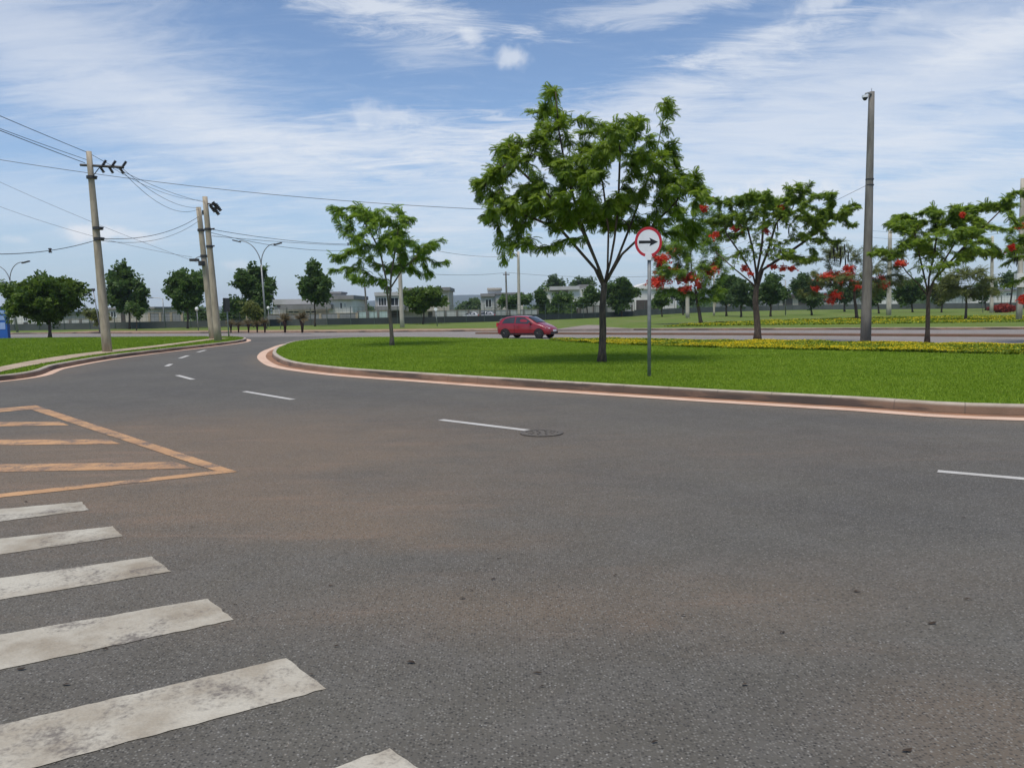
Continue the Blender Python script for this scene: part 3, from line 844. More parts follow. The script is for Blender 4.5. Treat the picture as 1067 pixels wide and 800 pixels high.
tree('tree', 'slender forked feathery tree on the island in front of the grey poles', T2,
     [(343, 217, 7, 10), (364, 210, 9, 9), (364, 226, 10, 8), (366, 243, 9, 10), (393, 230, 12, 13), (413, 226, 12, 12), (404, 243, 16, 12), (430, 236, 9, 9), (443, 255, 13, 9), (456, 252, 8, 8),
      (463, 266, 6, 6), (438, 281, 13, 8), (409, 275, 17, 10), (379, 266, 12, 8), (355, 267, 9, 8), (361, 282, 10, 6), (344, 282, 8, 4), (377, 289, 7, 7), (420, 257, 15, 10), (397, 285, 9, 7), (385, 250, 10, 8)],
     trunk=[(408.3, 352), (407.3, 338), (406, 325)], limbs=[[(404, 310), (402.5, 292), (396, 262), (385, 240)], [(406.5, 308), (407.5, 288), (412, 260), (415, 240)], [(407, 300), (420, 280), (436, 266)]],
     tr_px=4.6, natt=480, nfr=3600, size=.36, leaf='leaf_yel', bark='bark_pale', step=.3, hi=True, seed=8, droopdir=-.1)
T3 = G(789, 355, .15)
tree('flamboyant_tree', 'spreading flat topped tree with few red flowers, dark trunk by the flower bed', T3,
     [(758, 211, 16.9, 6), (779, 209, 18.2, 6), (798, 203, 16.9, 6), (824, 199, 14.3, 5), (815, 210, 23.4, 6), (843, 210, 19.5, 5), (862, 202, 14.3, 4), (872, 220, 20.8, 6), (884, 235, 10.4, 5), (853, 230, 20.8, 6), (824, 226, 23.4, 6, 0.5), (791, 222, 20.8, 6, 0.5), (767, 227, 18.2, 6), (748, 231, 11.7, 6), (767, 245, 15.6, 5, 0.5), (788, 243, 18.2, 6, 0.18), (862, 251, 15.6, 4), (826, 264, 13.0, 4), (815, 250, 20.8, 6, 0.18), (843, 246, 15.6, 4), (834, 272, 11.7, 4), (775, 265, 15.6, 10, 0.14), (802, 264, 18.2, 10, 0.14), (800, 232, 33.8, 6, 0.2)],
     trunk=[(789.5, 345), (788.5, 330), (787, 314), (788, 300)],
     limbs=[[(781, 293), (765, 280), (745, 262)], [(785, 288), (772, 265), (757, 244)], [(788, 285), (785, 262), (779, 238)], [(791, 285), (800, 262), (808, 235)], [(795, 281), (815, 268), (838, 252), (858, 236)], [(789, 283), (794, 255), (796, 225)]],
     tr_px=7.5, natt=900, nfr=13500, size=.24, leaf='leaf_flam', bark='bark', step=.22, hi=True, seed=12, droopdir=.03, depth=.8, flat=.3,
     flowers=[(767, 238, 5, 4), (815, 217, 4, 3), (798, 241, 4, 3), (806, 278, 4, 2), (817, 280, 5, 3), (826, 280, 4, 2), (782, 285, 3, 3), (776, 280, 3, 3), (745, 245, 4, 3)],
     pods=[(869, 255, 14), (872, 250, 13), (876, 257, 12), (880, 254, 12), (884, 262, 12), (865, 262, 10), (822, 235, 10), (810, 232, 10)])
T4 = G(966, 358, .15)
tree('flamboyant_tree', 'thin flat topped tree on the island right of the camera pole', T4,
     [(934, 236, 13.0, 6), (952, 225, 16.9, 6), (974, 236, 18.2, 6), (978, 221, 18.2, 5), (1003, 225, 16.9, 5), (1025, 214, 16.9, 5), (1040, 207, 11.7, 3), (1055, 213, 13.0, 5), (1010, 236, 15.6, 5), (996, 247, 15.6, 5), (952, 253, 15.6, 5), (927, 260, 13.0, 6), (1018, 264, 15.6, 5), (970, 260, 13.0, 4), (1040, 264, 11.7, 4), (985, 270, 13.0, 4, 0.4), (1032, 240, 11.7, 4), (965, 278, 18.2, 8, 0.14), (988, 258, 20.8, 8, 0.14), (975, 248, 23.4, 6, 0.25)],
     trunk=[(966.5, 345), (967, 325), (967, 309)],
     limbs=[[(957, 296), (945, 284), (934, 268)], [(965, 296), (959, 270), (954, 248)], [(971, 296), (985, 270), (997, 250)], [(973, 292), (1000, 262), (1026, 236), (1045, 217)], [(968, 290), (974, 262), (977, 238)]],
     tr_px=5, natt=700, nfr=10000, size=.245, leaf='leaf_flam', bark='bark', step=.22, hi=True, seed=21, depth=.8, flat=.3,
     flowers=[(937, 274, 3, 2), (1003, 224, 2, 2)], pods=[(1028, 262, 9), (1034, 264, 10)])
T5 = AT(1108, 352, 31); T5[2] = .15
tree('flamboyant_tree', 'flamboyant tree cut by the right edge, red flowers low in its crown', T5,
     [(1064, 262, 13, 6), (1062, 240, 10, 5), (1085, 232, 20, 8), (1085, 255, 18, 8), (1110, 225, 22, 9), (1130, 240, 20, 9), (1150, 255, 16, 8), (1110, 250, 18, 8), (1056, 275, 8, 5), (1062, 295, 7, 5)],
     trunk=[(1107, 335), (1106, 318), (1106, 302)], limbs=[[(1098, 285), (1080, 268), (1066, 258)], [(1106, 280), (1100, 250)], [(1112, 280), (1125, 255), (1138, 245)]],
     tr_px=6, natt=400, nfr=4000, size=.25, flat=.3, leaf='leaf_flam', step=.3, hi=True, seed=31, depth=.8,
     flowers=[(1041, 265, 4, 3), (1062, 236, 3, 3), (1066, 312, 4, 5), (1055, 258, 3, 3)], pods=[(1057, 262, 14), (1060, 268, 10)])
def bg(px, Y): return BASE(px, Y)
T6 = bg(731, 70)
tree('flamboyant_tree', 'red flowering tree just right of the arrow sign beyond the avenue', T6,
     [(688, 258, 16, 10), (713, 262, 20, 12), (735, 250, 14, 14), (742, 228, 9, 14), (725, 283, 18, 11), (700, 284, 20, 10), (690, 302, 10, 6), (738, 305, 16, 10), (715, 302, 14, 7), (745, 270, 10, 14), (728, 215, 9, 8), (715, 238, 12, 10)],
     tr_px=4, natt=450, nfr=4600, size=.66, leaf='leaf_yel', step=.45, seed=41, depth=.7, shell=.4,
     flowers=[(690, 270, 8, 5), (684, 294, 9, 6), (712, 290, 8, 5), (722, 289, 9, 5), (738, 282, 9, 5), (729, 297, 6, 3), (713, 301, 6, 3), (740, 208, 4, 4), (733, 217, 4, 3), (700, 282, 7, 3), (745, 277, 5, 5), (706, 262, 5, 3)], flsize=.2)
T7 = bg(893, 78)
tree('flamboyant_tree', 'red flowering tree with hanging pods behind the camera pole', T7,
     [(845, 271, 16, 6), (875, 253, 13, 5), (870, 264, 18, 9), (896, 266, 15, 10), (862, 290, 20, 10), (887, 290, 18, 13), (907, 285, 12, 14), (922, 270, 14, 12), (850, 302, 12, 8), (935, 290, 14, 10), (915, 302, 14, 8)],
     tr_px=3.6, natt=450, nfr=3800, size=.62, leaf='leaf_olive', step=.5, seed=43, depth=.7, shell=.4,
     flowers=[(858, 289, 8, 4), (866, 287, 7, 4), (874, 291, 8, 4), (881, 288, 8, 5), (884, 280, 6, 4), (872, 308, 7, 4), (895, 298, 5, 4), (850, 301, 4, 3), (866, 314, 5, 3), (938, 275, 5, 3), (917, 290, 5, 3), (921, 297, 5, 3)], flsize=.2,
     pods=[(870, 262, 12), (876, 266, 12), (881, 268, 11), (865, 262, 10)])

# left-hand trees beyond the avenue
tree('umbrella_tree', 'broad umbrella shaped dark tree left of the nearest utility pole', np.append(G(52, 351.6, .1)[:2], .1),
     [(34, 299, 22, 9), (56, 302, 26, 11), (74, 309, 16, 10), (27, 311, 15, 9), (48, 317, 30, 11), (82, 319, 8, 6), (34, 290, 4, 4), (72, 293, 6, 5), (52, 331, 8, 4), (86, 322, 5, 5)],
     trunk=[(52, 346), (51.5, 338), (51, 331)], tr_px=3.4, natt=420, nfr=4200, size=.34, kindof='tuft', leaf='leaf_umb', step=.5, seed=51, shell=.5)
tree('broadleaf_tree', 'uneven dark tree just right of the nearest utility pole', bg(134, 95),
     [(123, 283, 9, 7), (130, 294, 14, 11), (124, 310, 11, 11), (147, 309, 10, 8), (137, 318, 10, 6), (152, 318, 5, 5)], tr_px=2.4, natt=200, nfr=1700, size=.5, kindof='tuft', leaf='leaf_dark', step=.6, seed=53, shell=.5)
tree('broadleaf_tree', 'round crowned tree directly left of the paired poles', bg(195, 92),
     [(194, 300, 18, 17), (186, 294, 8, 8), (204, 293, 9, 8), (194, 314, 14, 7)], tr_px=2.2, natt=200, nfr=2000, size=.46, kindof='tuft', leaf='leaf_mid', step=.6, seed=54, shell=.45)
tree('broadleaf_tree', 'ragged dark tree beside the double armed street lamp', bg(263, 98),
     [(254, 286, 9, 9), (270, 284, 9, 8), (260, 303, 13, 10), (276, 308, 10, 14), (250, 318, 9, 7), (268, 322, 10, 7), (281, 296, 5, 7)], tr_px=2.6, natt=220, nfr=1700, size=.52, kindof='tuft', leaf='leaf_dark', step=.6, seed=55, shell=.5)
tree('broadleaf_tree', 'small ragged dark tree in front of the low grey house', bg(328, 92),
     [(326, 284, 8, 7), (331, 296, 11, 11), (321, 304, 7, 10), (333, 311, 10, 6), (319, 294, 6, 6)], tr_px=2, natt=160, nfr=1100, size=.48, kindof='tuft', leaf='leaf_dark', step=.6, seed=56, shell=.5)
tree('umbrella_tree', 'low flat crowned tree in front of the two storey house', bg(440.5, 95),
     [(428, 308, 12, 7), (451, 307, 13, 7), (440, 315, 18, 7), (436, 323, 9, 4), (460, 314, 6, 6)], tr_px=2, natt=180, nfr=1500, size=.42, kindof='tuft', leaf='leaf_umb', step=.5, seed=57, shell=.5)
BT = [('young pale leaved tree near the street lamp base', 264, 92, [(262, 322, 7, 6), (268, 327, 6, 5)], 'leaf_olive', 1.3, 300),
      ('thin young tree in front of the long white wall', 103, 80, [(94, 328, 5, 4), (103, 330, 6, 5), (110, 329, 4, 3)], 'leaf_olive', 1.0, 160),
      ('bare dark sapling growing left of the round crowned tree', 141, 84, [(141, 322, 5, 5), (146, 326, 4, 4)], 'leaf_mid', 1.0, 160),
      ('dense dark bush behind the paired poles', 212, 118, [(206, 328, 9, 7), (216, 330, 8, 6)], 'leaf_dark', 1.5, 600),
      ('dark bush under the ragged tree by the lamp', 245, 116, [(246, 326, 9, 8), (239, 331, 7, 5)], 'leaf_dark', 1.5, 600),
      ('dark bushes at the end of the low grey house', 376, 190, [(374, 322, 8, 4), (383, 324, 6, 4)], 'leaf_far', 1.5, 400),
      ('dark round tree in the gap between two houses', 488, 200, [(484, 321, 8, 4), (494, 318, 6, 6)], 'leaf_far', 1.5, 500),
      ('tall narrow dark tree left of the clipped hedge', 568, 128, [(565, 309, 7, 9), (570, 322, 8, 9), (562, 325, 9, 6)], 'leaf_dark', 1.8, 900),
      ('pale crowned street tree left of the thin pole', 530, 124, [(528, 313, 9, 5), (540, 315, 10, 6), (549, 311, 7, 5)], 'leaf_mid', 1.4, 500),
      ('wide rounded hedge tree in front of the pale house', 586, 124, [(580, 320, 9, 9), (592, 318, 8, 10), (586, 325, 12, 5)], 'leaf_mid', 1.8, 1100),
      ('layered dark conifer shaped tree by the white wall', 612, 126, [(611, 305, 4, 6), (610, 312, 9, 4), (618, 309, 8, 6), (606, 317, 5, 3)], 'leaf_dark', 1.4, 500),
      ('dark leafy tree immediately right of the tall tree trunk', 648, 126, [(640, 305, 10, 12), (650, 300, 12, 10), (655, 311, 10, 10), (643, 318, 10, 7)], 'leaf_dark', 2, 1300),
      ('far dark tree rising above the pale house roof', 581, 230, [(579, 294, 5, 4), (585, 296, 4, 3), (574, 298, 4, 3)], 'leaf_far', 2, 300),
      ('small far tree above the square tower of the pale house', 616, 230, [(616, 294, 3, 2.5), (598, 298.5, 4, 2)], 'leaf_far', 1.6, 200),
      ('bushy tree right of the red flowers with trunk in shade', 757, 112, [(757, 297, 13, 11), (750, 305, 10, 9), (764, 307, 10, 9)], 'leaf_dark', 2.2, 1300),
      ('dark tree behind the spreading flamboyant trunk', 772, 104, [(772, 303, 11, 11), (781, 310, 9, 8), (765, 310, 8, 7)], 'leaf_far', 2.2, 1000),
      ('rounded tree just right of the spreading flamboyant trunk', 803, 104, [(803, 298, 10, 10), (812, 306, 9, 9), (795, 308, 10, 8)], 'leaf_dark', 2.2, 1200),
      ('taller tree between the low roof and the red flowers', 846, 108, [(838, 299, 9, 12), (848, 296, 9, 8), (843, 310, 14, 8)], 'leaf_far', 2.2, 1300),
      ('thin tree left of the thick pale pole', 916, 112, [(915, 303, 10, 9), (906, 309, 8, 7)], 'leaf_mid', 1.8, 600),
      ('soft green tree right of the thick pale pole', 951, 118, [(947, 298, 11, 9), (956, 305, 10, 8), (940, 307, 8, 6)], 'leaf_mid', 1.8, 800),
      ('pair stemmed tree behind the thin flat topped tree', 981, 112, [(976, 303, 10, 9), (988, 298, 10, 10), (984, 311, 12, 6)], 'leaf_olive', 1.8, 900),
      ('distant dark tree left of the right hand lamp', 1027, 122, [(1028, 300, 10, 8), (1020, 306, 8, 6)], 'leaf_far', 1.8, 600),
      ('distant hedge like tree near the right edge', 1052, 128, [(1046, 292, 11, 6), (1060, 290, 10, 7), (1070, 296, 10, 8)], 'leaf_far', 1.8, 800),
      ('dark tree between the white gable house and red flowers', 712, 128, [(706, 308, 8, 6), (716, 312, 10, 7)], 'leaf_far', 1.8, 500),
      ('far tree showing under the left red flowers', 690, 118, [(683, 316, 5, 4), (692, 313, 7, 5)], 'leaf_mid', 1.5, 300),
      ('dark tree mass left of the camera pole', 880, 130, [(872, 303, 11, 9), (886, 306, 11, 9)], 'leaf_far', 2, 900)]
for i, (lab, px_, Y_, pads_, lf_, tp_, nf_) in enumerate(BT):
    tree('background_tree', lab, bg(px_, Y_), pads_, tr_px=tp_, natt=90, nfr=nf_, size=.42*Y_/100, kindof='tuft', leaf=lf_, step=.6*Y_/110, seed=100+i, shell=.5, group='trees beyond the avenue')
tree('flamboyant_tree', 'flamboyant tree standing in the far yellow flower bed', np.array([*G(1006, 333.5, .2)[:2], .2]),
     [(997, 290, 12, 6), (1012, 286, 14, 6), (1025, 292, 10, 6), (990, 302, 9, 6), (1010, 300, 14, 6), (1026, 305, 9, 5)], trunk=[(1006.5, 326), (1007, 318), (1007, 311)],
     limbs=[[(1003, 305), (996, 296)], [(1009, 304), (1016, 293)], [(1011, 308), (1022, 298)]],
     tr_px=2.6, natt=160, nfr=800, size=.8, leaf='leaf_olive', step=.45, seed=77)

# red hedge, potted style shrubs
def shrub(name, label, c, r, n, size, m, seed, cat='shrub', tmpl=None):
    rng = np.random.default_rng(seed); u = rng.normal(0, 1, (n, 3)); u /= np.linalg.norm(u, axis=1)[:, None]
    lump = 1+.25*np.sin(u[:, 0]*5+seed)*np.cos(u[:, 2]*4); p = np.asarray(c)+u*(rng.random(n)**.35*lump)[:, None]*np.asarray(r); p[:, 2] = np.maximum(p[:, 2], c[2]-r[2])
    th = thing(name, label, cat, (c[0], c[1], c[2]-r[2]))
    place(TUFT, p, rng.normal(0, 1, (n, 3)), size*rng.uniform(.6, 1.2, n), rng, 1).build('foliage', m, th, attr='tint')
    st = MB()
    for k in range(5):
        a = rng.uniform(0, 6.28); st.tube([(c[0], c[1], c[2]-r[2]-.1), np.asarray(c)+np.array([math.cos(a)*r[0]*.5, math.sin(a)*r[1]*.5, -.2*r[2]])], [.03, .012], 5)
    st.build('stems', MT['bark'], th)
    return th
MT['redleaf'] = leafmat('bougainvillea', (.22, .030, .022), (.34, .05, .03), .25)
b0 = bg(1046, 105); shrub('bougainvillea_hedge', 'long low hedge of dark red blossom near the right edge', (b0[0], b0[1], b0[2]+.55), (2.2, .7, .55), 700, .26, MT['redleaf'], 5, 'hedge')
MT['ixora'] = leafmat('dry_palm_leaf', (.10, .075, .03), (.15, .11, .04), .2)
MT['reddish'] = mat('fibrous_stem', (.055, .028, .02), .9, (.035, .02, .015), 8, bump=.6)
shr = [(240.6, .85), (248.5, .8), (259, .9), (268, .8), (276, .95), (297, 1.25), (315, 1.3)]
shlab = ['leftmost small palm of the roadside row, behind the paired poles', 'second small palm from the left in the roadside row', 'third small palm from the left in the roadside row, near the lamp',
         'small palm just left of the lamp post base', 'small palm right at the lamp post base', 'larger palm between the lamp post and the rightmost palm', 'rightmost and largest small palm of the roadside row']
for i, ((px_, h_), lb) in enumerate(zip(shr, shlab)):
    B = G(px_, 346.2, .15); B[2] = .15; th = thing('small_palm', lb, 'plant', B, 0, 'row of small palms along the far kerb')
    MB().tube([B-np.array([0, 0, .05]), B+np.array([.02, 0, h_*.4]), B+np.array([0, 0, h_*.8])], np.array([.06, .10, .17])*h_, 8).build('stem', MT['reddish'], th, smooth=True)
    rng = np.random.default_rng(200+i); n_ = 34; a = rng.uniform(0, 6.28, n_); el = rng.uniform(.05, 1.2, n_)
    d = np.column_stack([np.cos(a)*np.cos(el), np.sin(a)*np.cos(el), np.sin(el)])
    place(FR_LO, np.tile(B+np.array([0, 0, h_*.78]), (n_, 1)), d, np.full(n_, .62*h_), rng, .3).build('fronds', MT['ixora'], th, attr='tint')

# ------------------------------------------------------------------ poles, lamps, cables, signs
def pole(label, base, top, r0, r1, m='concrete', group='concrete utility poles', name='utility_pole', square=False):
    base = np.asarray(base, float); th = thing(name, label, 'pole', base, 0, group)
    ts = np.linspace(0, 1, 9); P = [base*(1-t)+np.asarray(top)*t-np.array([0, 0, .2*(1-t)]) for t in ts]
    MB().tube(P, [r0*(1-t)+r1*t for t in ts], 14).build('shaft', MT[m], th, smooth=True)
    return th
def clamp(th, p, r, h=.12):
    MB().tube([np.asarray(p)-np.array([0, 0, h/2]), np.asarray(p)+np.array([0, 0, h/2])], r, 12).build('clamp', MT['darkmetal'], th)
def insulator(th, p, s=.16, tilt=(0, 0, 1)):
    p = np.asarray(p); t = np.asarray(tilt, float); t /= np.linalg.norm(t)
    P = []; r = []
    for k in range(9): P.append(p+t*s*k/4); r.append((.05 if k % 2 else .085)*s/.16)
    MB().tube(P, r, 8).build('insulator', MT['porcelain'], th)

B1 = G(112, 367, .15); Y1 = B1[1]; t1 = AT(92.5, 158, Y1)
p1 = pole('tall leaning concrete pole with a crossarm, nearest on the left', B1, t1, .205, .11, 'concrete')
ca = AT(83.5, 172, Y1); cb = AT(129, 174.5, Y1); d = (cb-ca)
MB().tube([ca, cb], .055, 4).build('crossarm', MT['darkmetal'], p1)
MB().tube([AT(96.5, 184, Y1-.15), AT(104, 174, Y1-.1)], .02, 5).build('brace', MT['darkmetal'], p1)
for x, y in ((104.5, 176), (107, 173), (114, 176), (117, 173), (125, 177), (128, 175)):
    yy_ = 172+(x-83.5)*.055; dn_ = x in (104.5, 114, 125); insulator(p1, AT(x, yy_+(.9 if dn_ else -.9), Y1), .13, (.55, .1, -1 if dn_ else .8))
for y, x in ((185, 95.5), (238, 102), (249, 103)):
    c = AT(x, y, Y1); clamp(p1, c, .21)
    insulator(p1, AT(x+2.5, y, Y1-.1), .07, (1, 0, .2))
B2 = G(222, 353.4, .15); Y2 = B2[1]
p2 = pole('rear left concrete pole of the leaning pair, carrying a small luminaire', B2, AT(206.8, 216, Y2), .22, .15, 'concrete')
B3 = G(227.5, 355.4, .15); Y3 = B3[1]
p3 = pole('front right concrete pole of the leaning pair, insulators at its top', B3, AT(213.5, 205, Y3), .22, .14, 'concrete')
for x, y in ((219, 214), (223, 217), (222, 211), (225, 213)): insulator(p3, AT(x, y, Y3-.2), .22, (.7, 0, -1))
MB().tube([AT(214.5, 212, Y3), AT(226, 214, Y3-.2)], .05, 4).build('crossarm', MT['darkmetal'], p3)
for y in (239, 257): clamp(p3, AT(213.5+(y-205)*.093, y, Y3), .20, .14); insulator(p3, AT(220, y, Y3-.2), .1, (1, 0, .2))
for y in (240, 267): clamp(p2, AT(206.8+(y-216)*.11, y, Y2), .22, .16)
insulator(p2, AT(211.5, 224, Y2-.2), .14)
lu = thing('street_luminaire', 'small dark luminaire on a bracket of the rear leaning pole', 'lamp', AT(209, 267, Y2))
MB().tube([AT(211, 266.5, Y2), AT(205, 268.5, Y2-.3), AT(203, 270, Y2-.35)], .03, 6).build('bracket', MT['galv'], lu)
MB().box(AT(202.5, 271, Y2-.35), (.55, .3, .16), .2).build('lamp_head', MT['darkmetal'], lu)
MB().tube([AT(210, 272, Y2-.3), AT(210, 277, Y2-.3)], .2, 10).build('transformer_can', MT['darkmetal'], p2, smooth=False)

B4 = G(902, 355.3, .15); Y4 = B4[1]; t4 = AT(908.2, 96, Y4)
p4 = pole('tall weathered pole with a dome camera on the right of the island', B4, t4, .215, .115, 'concrete_dark')
cm = thing('security_camera', 'white dome camera hanging from a bracket at the top of the tall pole', 'camera', AT(904, 100, Y4))
MB().tube([AT(908, 98.5, Y4-.1), AT(904.5, 97, Y4-.12), AT(902, 97.5, Y4-.12), AT(901.4, 100, Y4-.12)], .035, 8).build('bracket', MT['galv'], cm, smooth=True)
MB().tube([AT(901.4, 99.5, Y4-.12), AT(901.4, 102, Y4-.12)], .12, 14).build('housing', MT['signwhite'], cm)
c = AT(901.4, 102.2, Y4-.12); MB().tube([c, c-np.array([0, 0, .05]), c-np.array([0, 0, .09]), c-np.array([0, 0, .11])], [.105, .09, .055, .01], 14).build('dome', MT['glass'], cm, smooth=True)
MB().tube([t4, t4+np.array([0, 0, .14])], .012, 6).build('lightning_rod', MT['galv'], p4)
for y in (187, 193): clamp(p4, AT(906.2, y, Y4), .165, .05)

def bpole(label, px0, Y, px1, pytop, w, m='concrete'):
    B = bg(px0, Y); k = Y/F
    return pole(label, B, AT(px1, pytop, Y), w*k*.55, w*k*.4, m)
q5 = bpole('pale concrete pole directly behind the slender forked tree', 419, 76, 414.5, 236, 4.4, 'concrete_pale')
q6 = bpole('pale pole standing behind the red car roof', 541, 115, 540, 262, 3.2, 'concrete_pale')
q7 = bpole('thin grey pole just left of the pole behind the red car', 528.5, 112, 527, 283, 2.0, 'concrete_dark')
q8 = bpole('thin leaning grey pole beside the low grey house', 383, 104, 379, 284, 2.0, 'concrete_dark')
q9 = bpole('stout pale pole under the red blossoms right of the sign', 716.5, 105, 716, 268, 4.0, 'concrete_pale')
q10 = bpole('slim pale pole partly hidden between dark trees', 744, 118, 744, 285, 2.0, 'concrete_pale')
q12 = bpole('thick pale pole between the camera pole and the thin flat topped tree', 926, 100, 927.5, 240, 4.6, 'concrete_pale')
q13 = bpole('slim pale pole near the red hedge', 1033, 104, 1034, 246, 3.4, 'concrete_pale')
q14 = bpole('tall pale concrete pole at the right edge of the view', 1062, 62, 1066, 186, 5.5, 'concrete_pale')
MB().box(AT(1063, 292, 61.6), (.75, .4, 1.1)).build('meter_box', MT['houseA'], q14)
MB().tube([AT(524, 286, 111.5), AT(531, 286, 111.5)], .07, 4).build('crossarm', MT['darkmetal'], q7)
MB().tube([AT(524, 268, 99.5), AT(531.0, 268, 99.5)], .01, 4)

def lamp2(label, px, Y, pybase, forkpx, left, right):
    B = bg(px, Y); th = thing('street_lamp', label, 'street lamp', B)
    f = AT(*forkpx, Y)
    MB().tube([B-np.array([0, 0, .1]), B*.5+f*.5, f], [.13, .10, .075], 8).build('post', MT['galv'], th, smooth=True)
    for e in (left, right):
        E = AT(*e, Y-.3); pts = []
        for t in np.linspace(0, 1, 9):
            x = f[0]+(E[0]-f[0])*(t**1.7); z = f[2]+(E[2]-f[2])*math.sin(t*math.pi/2)**.95
            pts.append((x, Y-.3*t, z))
        arm = MB().tube(pts, np.linspace(.055, .04, 9), 6).build('arm', MT['galv'], th, smooth=True)
        s = 1 if E[0] > f[0] else -1
        MB().box(E+np.array([s*.3, 0, -.02]), (.85, .3, .12), rot=np.array([[math.cos(.25), 0, -s*-math.sin(.25)*-1], [0, 1, 0], [s*math.sin(.25), 0, math.cos(.25)]])).build('lamp_head', MT['darkmetal'], arm)
    return th
lamp2('double armed street lamp beside the ragged dark tree', 277, 82, 346, (272.2, 276), (249.5, 251), (286.5, 254))
lamp2('double armed street lamp at the far left behind the blue sign', 17, 86, 348, (10.5, 293), (-8, 276), (24, 273))
def slimpost(name, label, px0, Y, px1, pytop, head, cat='sign', r=.05):
    B = bg(px0, Y); t = AT(px1, pytop, Y); th = thing(name, label, cat, B)
    MB().tube([B-np.array([0, 0, .1]), t], [r, r*.9], 6).build('post', MT['galv'], th, smooth=True)
    k = Y/F
    if head == 'disc':
        MB().tube([t+np.array([0, -.06, 0]), t+np.array([0, -.09, 0])], 1.8*k, 20).build('sign_plate', MT['signwhite'], th)
    elif head == 'edge':
        MB().box(t+np.array([0, 0, -.25]), (.16, .85, .95)).build('sign_plate', MT['black'], th)
    elif head == 'globe':
        MB().tube([t+np.array([0, 0, -.2]), t+np.array([0, 0, -.08]), t+np.array([0, 0, .1]), t+np.array([0, 0, .2])], [.07, .17, .17, .07], 12).build('lamp_globe', MT['white'], th, smooth=True)
    elif head == 'arm':
        MB().tube([t, t+np.array([-1.4, 0, .15])], .04, 5).build('arm', MT['galv'], th)
        MB().box(t+np.array([-1.6, 0, .12]), (.6, .25, .1)).build('lamp_head', MT['darkmetal'], th)
    elif head == 'dark':
        MB().box(t, (.3, .2, .26)).build('lamp_head', MT['darkmetal'], th)
    return th
slimpost('garden_lamp', 'thin post with a white globe left of the paired poles', 206, 78, 205, 322, 'globe', 'lamp')
slimpost('garden_lamp', 'thin post with a white globe right of the street lamp', 280, 90, 279.5, 321, 'globe', 'lamp')
slimpost('road_sign', 'dark sign seen edge on just right of the paired poles', 237.5, 54, 235.8, 314, 'edge')
slimpost('road_sign', 'small round white sign far away under the low flat crowned tree', 455.5, 80, 454, 322.3, 'disc')
slimpost('garden_lamp', 'dark topped thin post left of the two larger palms', 292, 80, 290.5, 319, 'dark', 'lamp')
slimpost('street_lamp', 'slim single arm lamp between the two trees left of the paired poles', 171, 105, 169.5, 311, 'arm', 'street lamp', .07)
slimpost('street_lamp', 'thin grey post just left of the nearest utility pole', 104, 78, 97, 302, 'dark', 'street lamp', .06)
slimpost('street_lamp', 'thin post with a side arm in the gap right of the flamboyant trunk', 818.5, 112, 818.5, 292, 'arm', 'street lamp', .09)
slimpost('garden_lamp', 'white lantern on a thin post near the right edge', 1024, 105, 1024, 303, 'globe', 'lamp')

# arrow sign
SB = G(676.5, 392, .15); YS = SB[1]; kS = YS/F
sg = thing('road_sign', 'round one way sign, black right arrow inside a red ring, on grey post', 'road sign', SB, R(4))
zc = AT(674, 252.5, YS)[2]-SB[2]; rr = 15.3*kS
ztop = zc-rr*.55
MB().tube([(0, 0, -.15), (0, 0, ztop*.5), (0, 0, ztop)], .042, 12).build('post', MT['galvdark'], sg, local=True, smooth=True)
tl = np.array([-.035, 0, 0])
def disc(rad, y0, y1, n=48, x0=0, zc_=0):
    a = np.arange(n)*2*math.pi/n
    V = [(x0+rad*math.cos(t)*.93, y0, zc_+rad*math.sin(t)) for t in a]+[(x0+rad*math.cos(t)*.93, y1, zc_+rad*math.sin(t)) for t in a]
    return MB().add(V, [[i, (i+1) % n, (i+1) % n+n, i+n][::-1] for i in range(n)], ngons=[list(range(n))[::-1][::-1], [n+i for i in range(n)][::-1]])
pl = disc(rr, -.062, -.058, x0=-.035, zc_=zc).build('sign_plate', MT['signwhite'], sg, local=True)
n = 64; a = np.linspace(-math.pi/2+.27, 1.5*math.pi-.27, n); rm_ = MB()
o_ = [(-.035+rr*1.0*math.cos(t)*.93, zc+rr*math.sin(t)) for t in a]; i_ = [(-.035+rr*.815*math.cos(t)*.93, zc+rr*.815*math.sin(t)) for t in a]
V = [(x, -.064, z) for x, z in o_]+[(x, -.064, z) for x, z in i_]+[(x, -.0622, z) for x, z in o_]+[(x, -.0622, z) for x, z in i_]
rm_.add(V, [[k, k+n, k+n+1, k+1] for k in range(n-1)]+[[k, k+1, k+1+2*n, k+2*n] for k in range(n-1)]+[[k+n, k+3*n, k+1+3*n, k+1+n] for k in range(n-1)])
rm_.build('red_ring', MT['signred'], pl, local=True)
A = rr*.70
arrow = [(-A, -.028), (.30*A, -.030), (.12*A, -.125), (A, .0), (.12*A, .125), (.30*A, .030), (-A, .028)]
arrow = [(-A, -.14*A), (.22*A, -.13*A), (.10*A, -.40*A), (1.0*A, 0), (.10*A, .40*A), (.22*A, .13*A), (-A, .14*A)]
n = len(arrow); V = [(x*.93-.035, -.0640, z+zc) for x, z in arrow]+[(x*.93-.035, -.0622, z+zc) for x, z in arrow]
tr_ = tessellate_polygon([[Vector((x, z, 0)) for x, z in arrow]])
MB().add(V, [[i, i+n, (i+1) % n+n, (i+1) % n] for i in range(n)], tris=[list(t) for t in tr_]).build('arrow', MT['black'], pl, local=True)
MB().box((-.03, -.055, zc-rr*.95), (.12, .022, .16)).build('clamp', MT['signwhite'], sg, local=True)

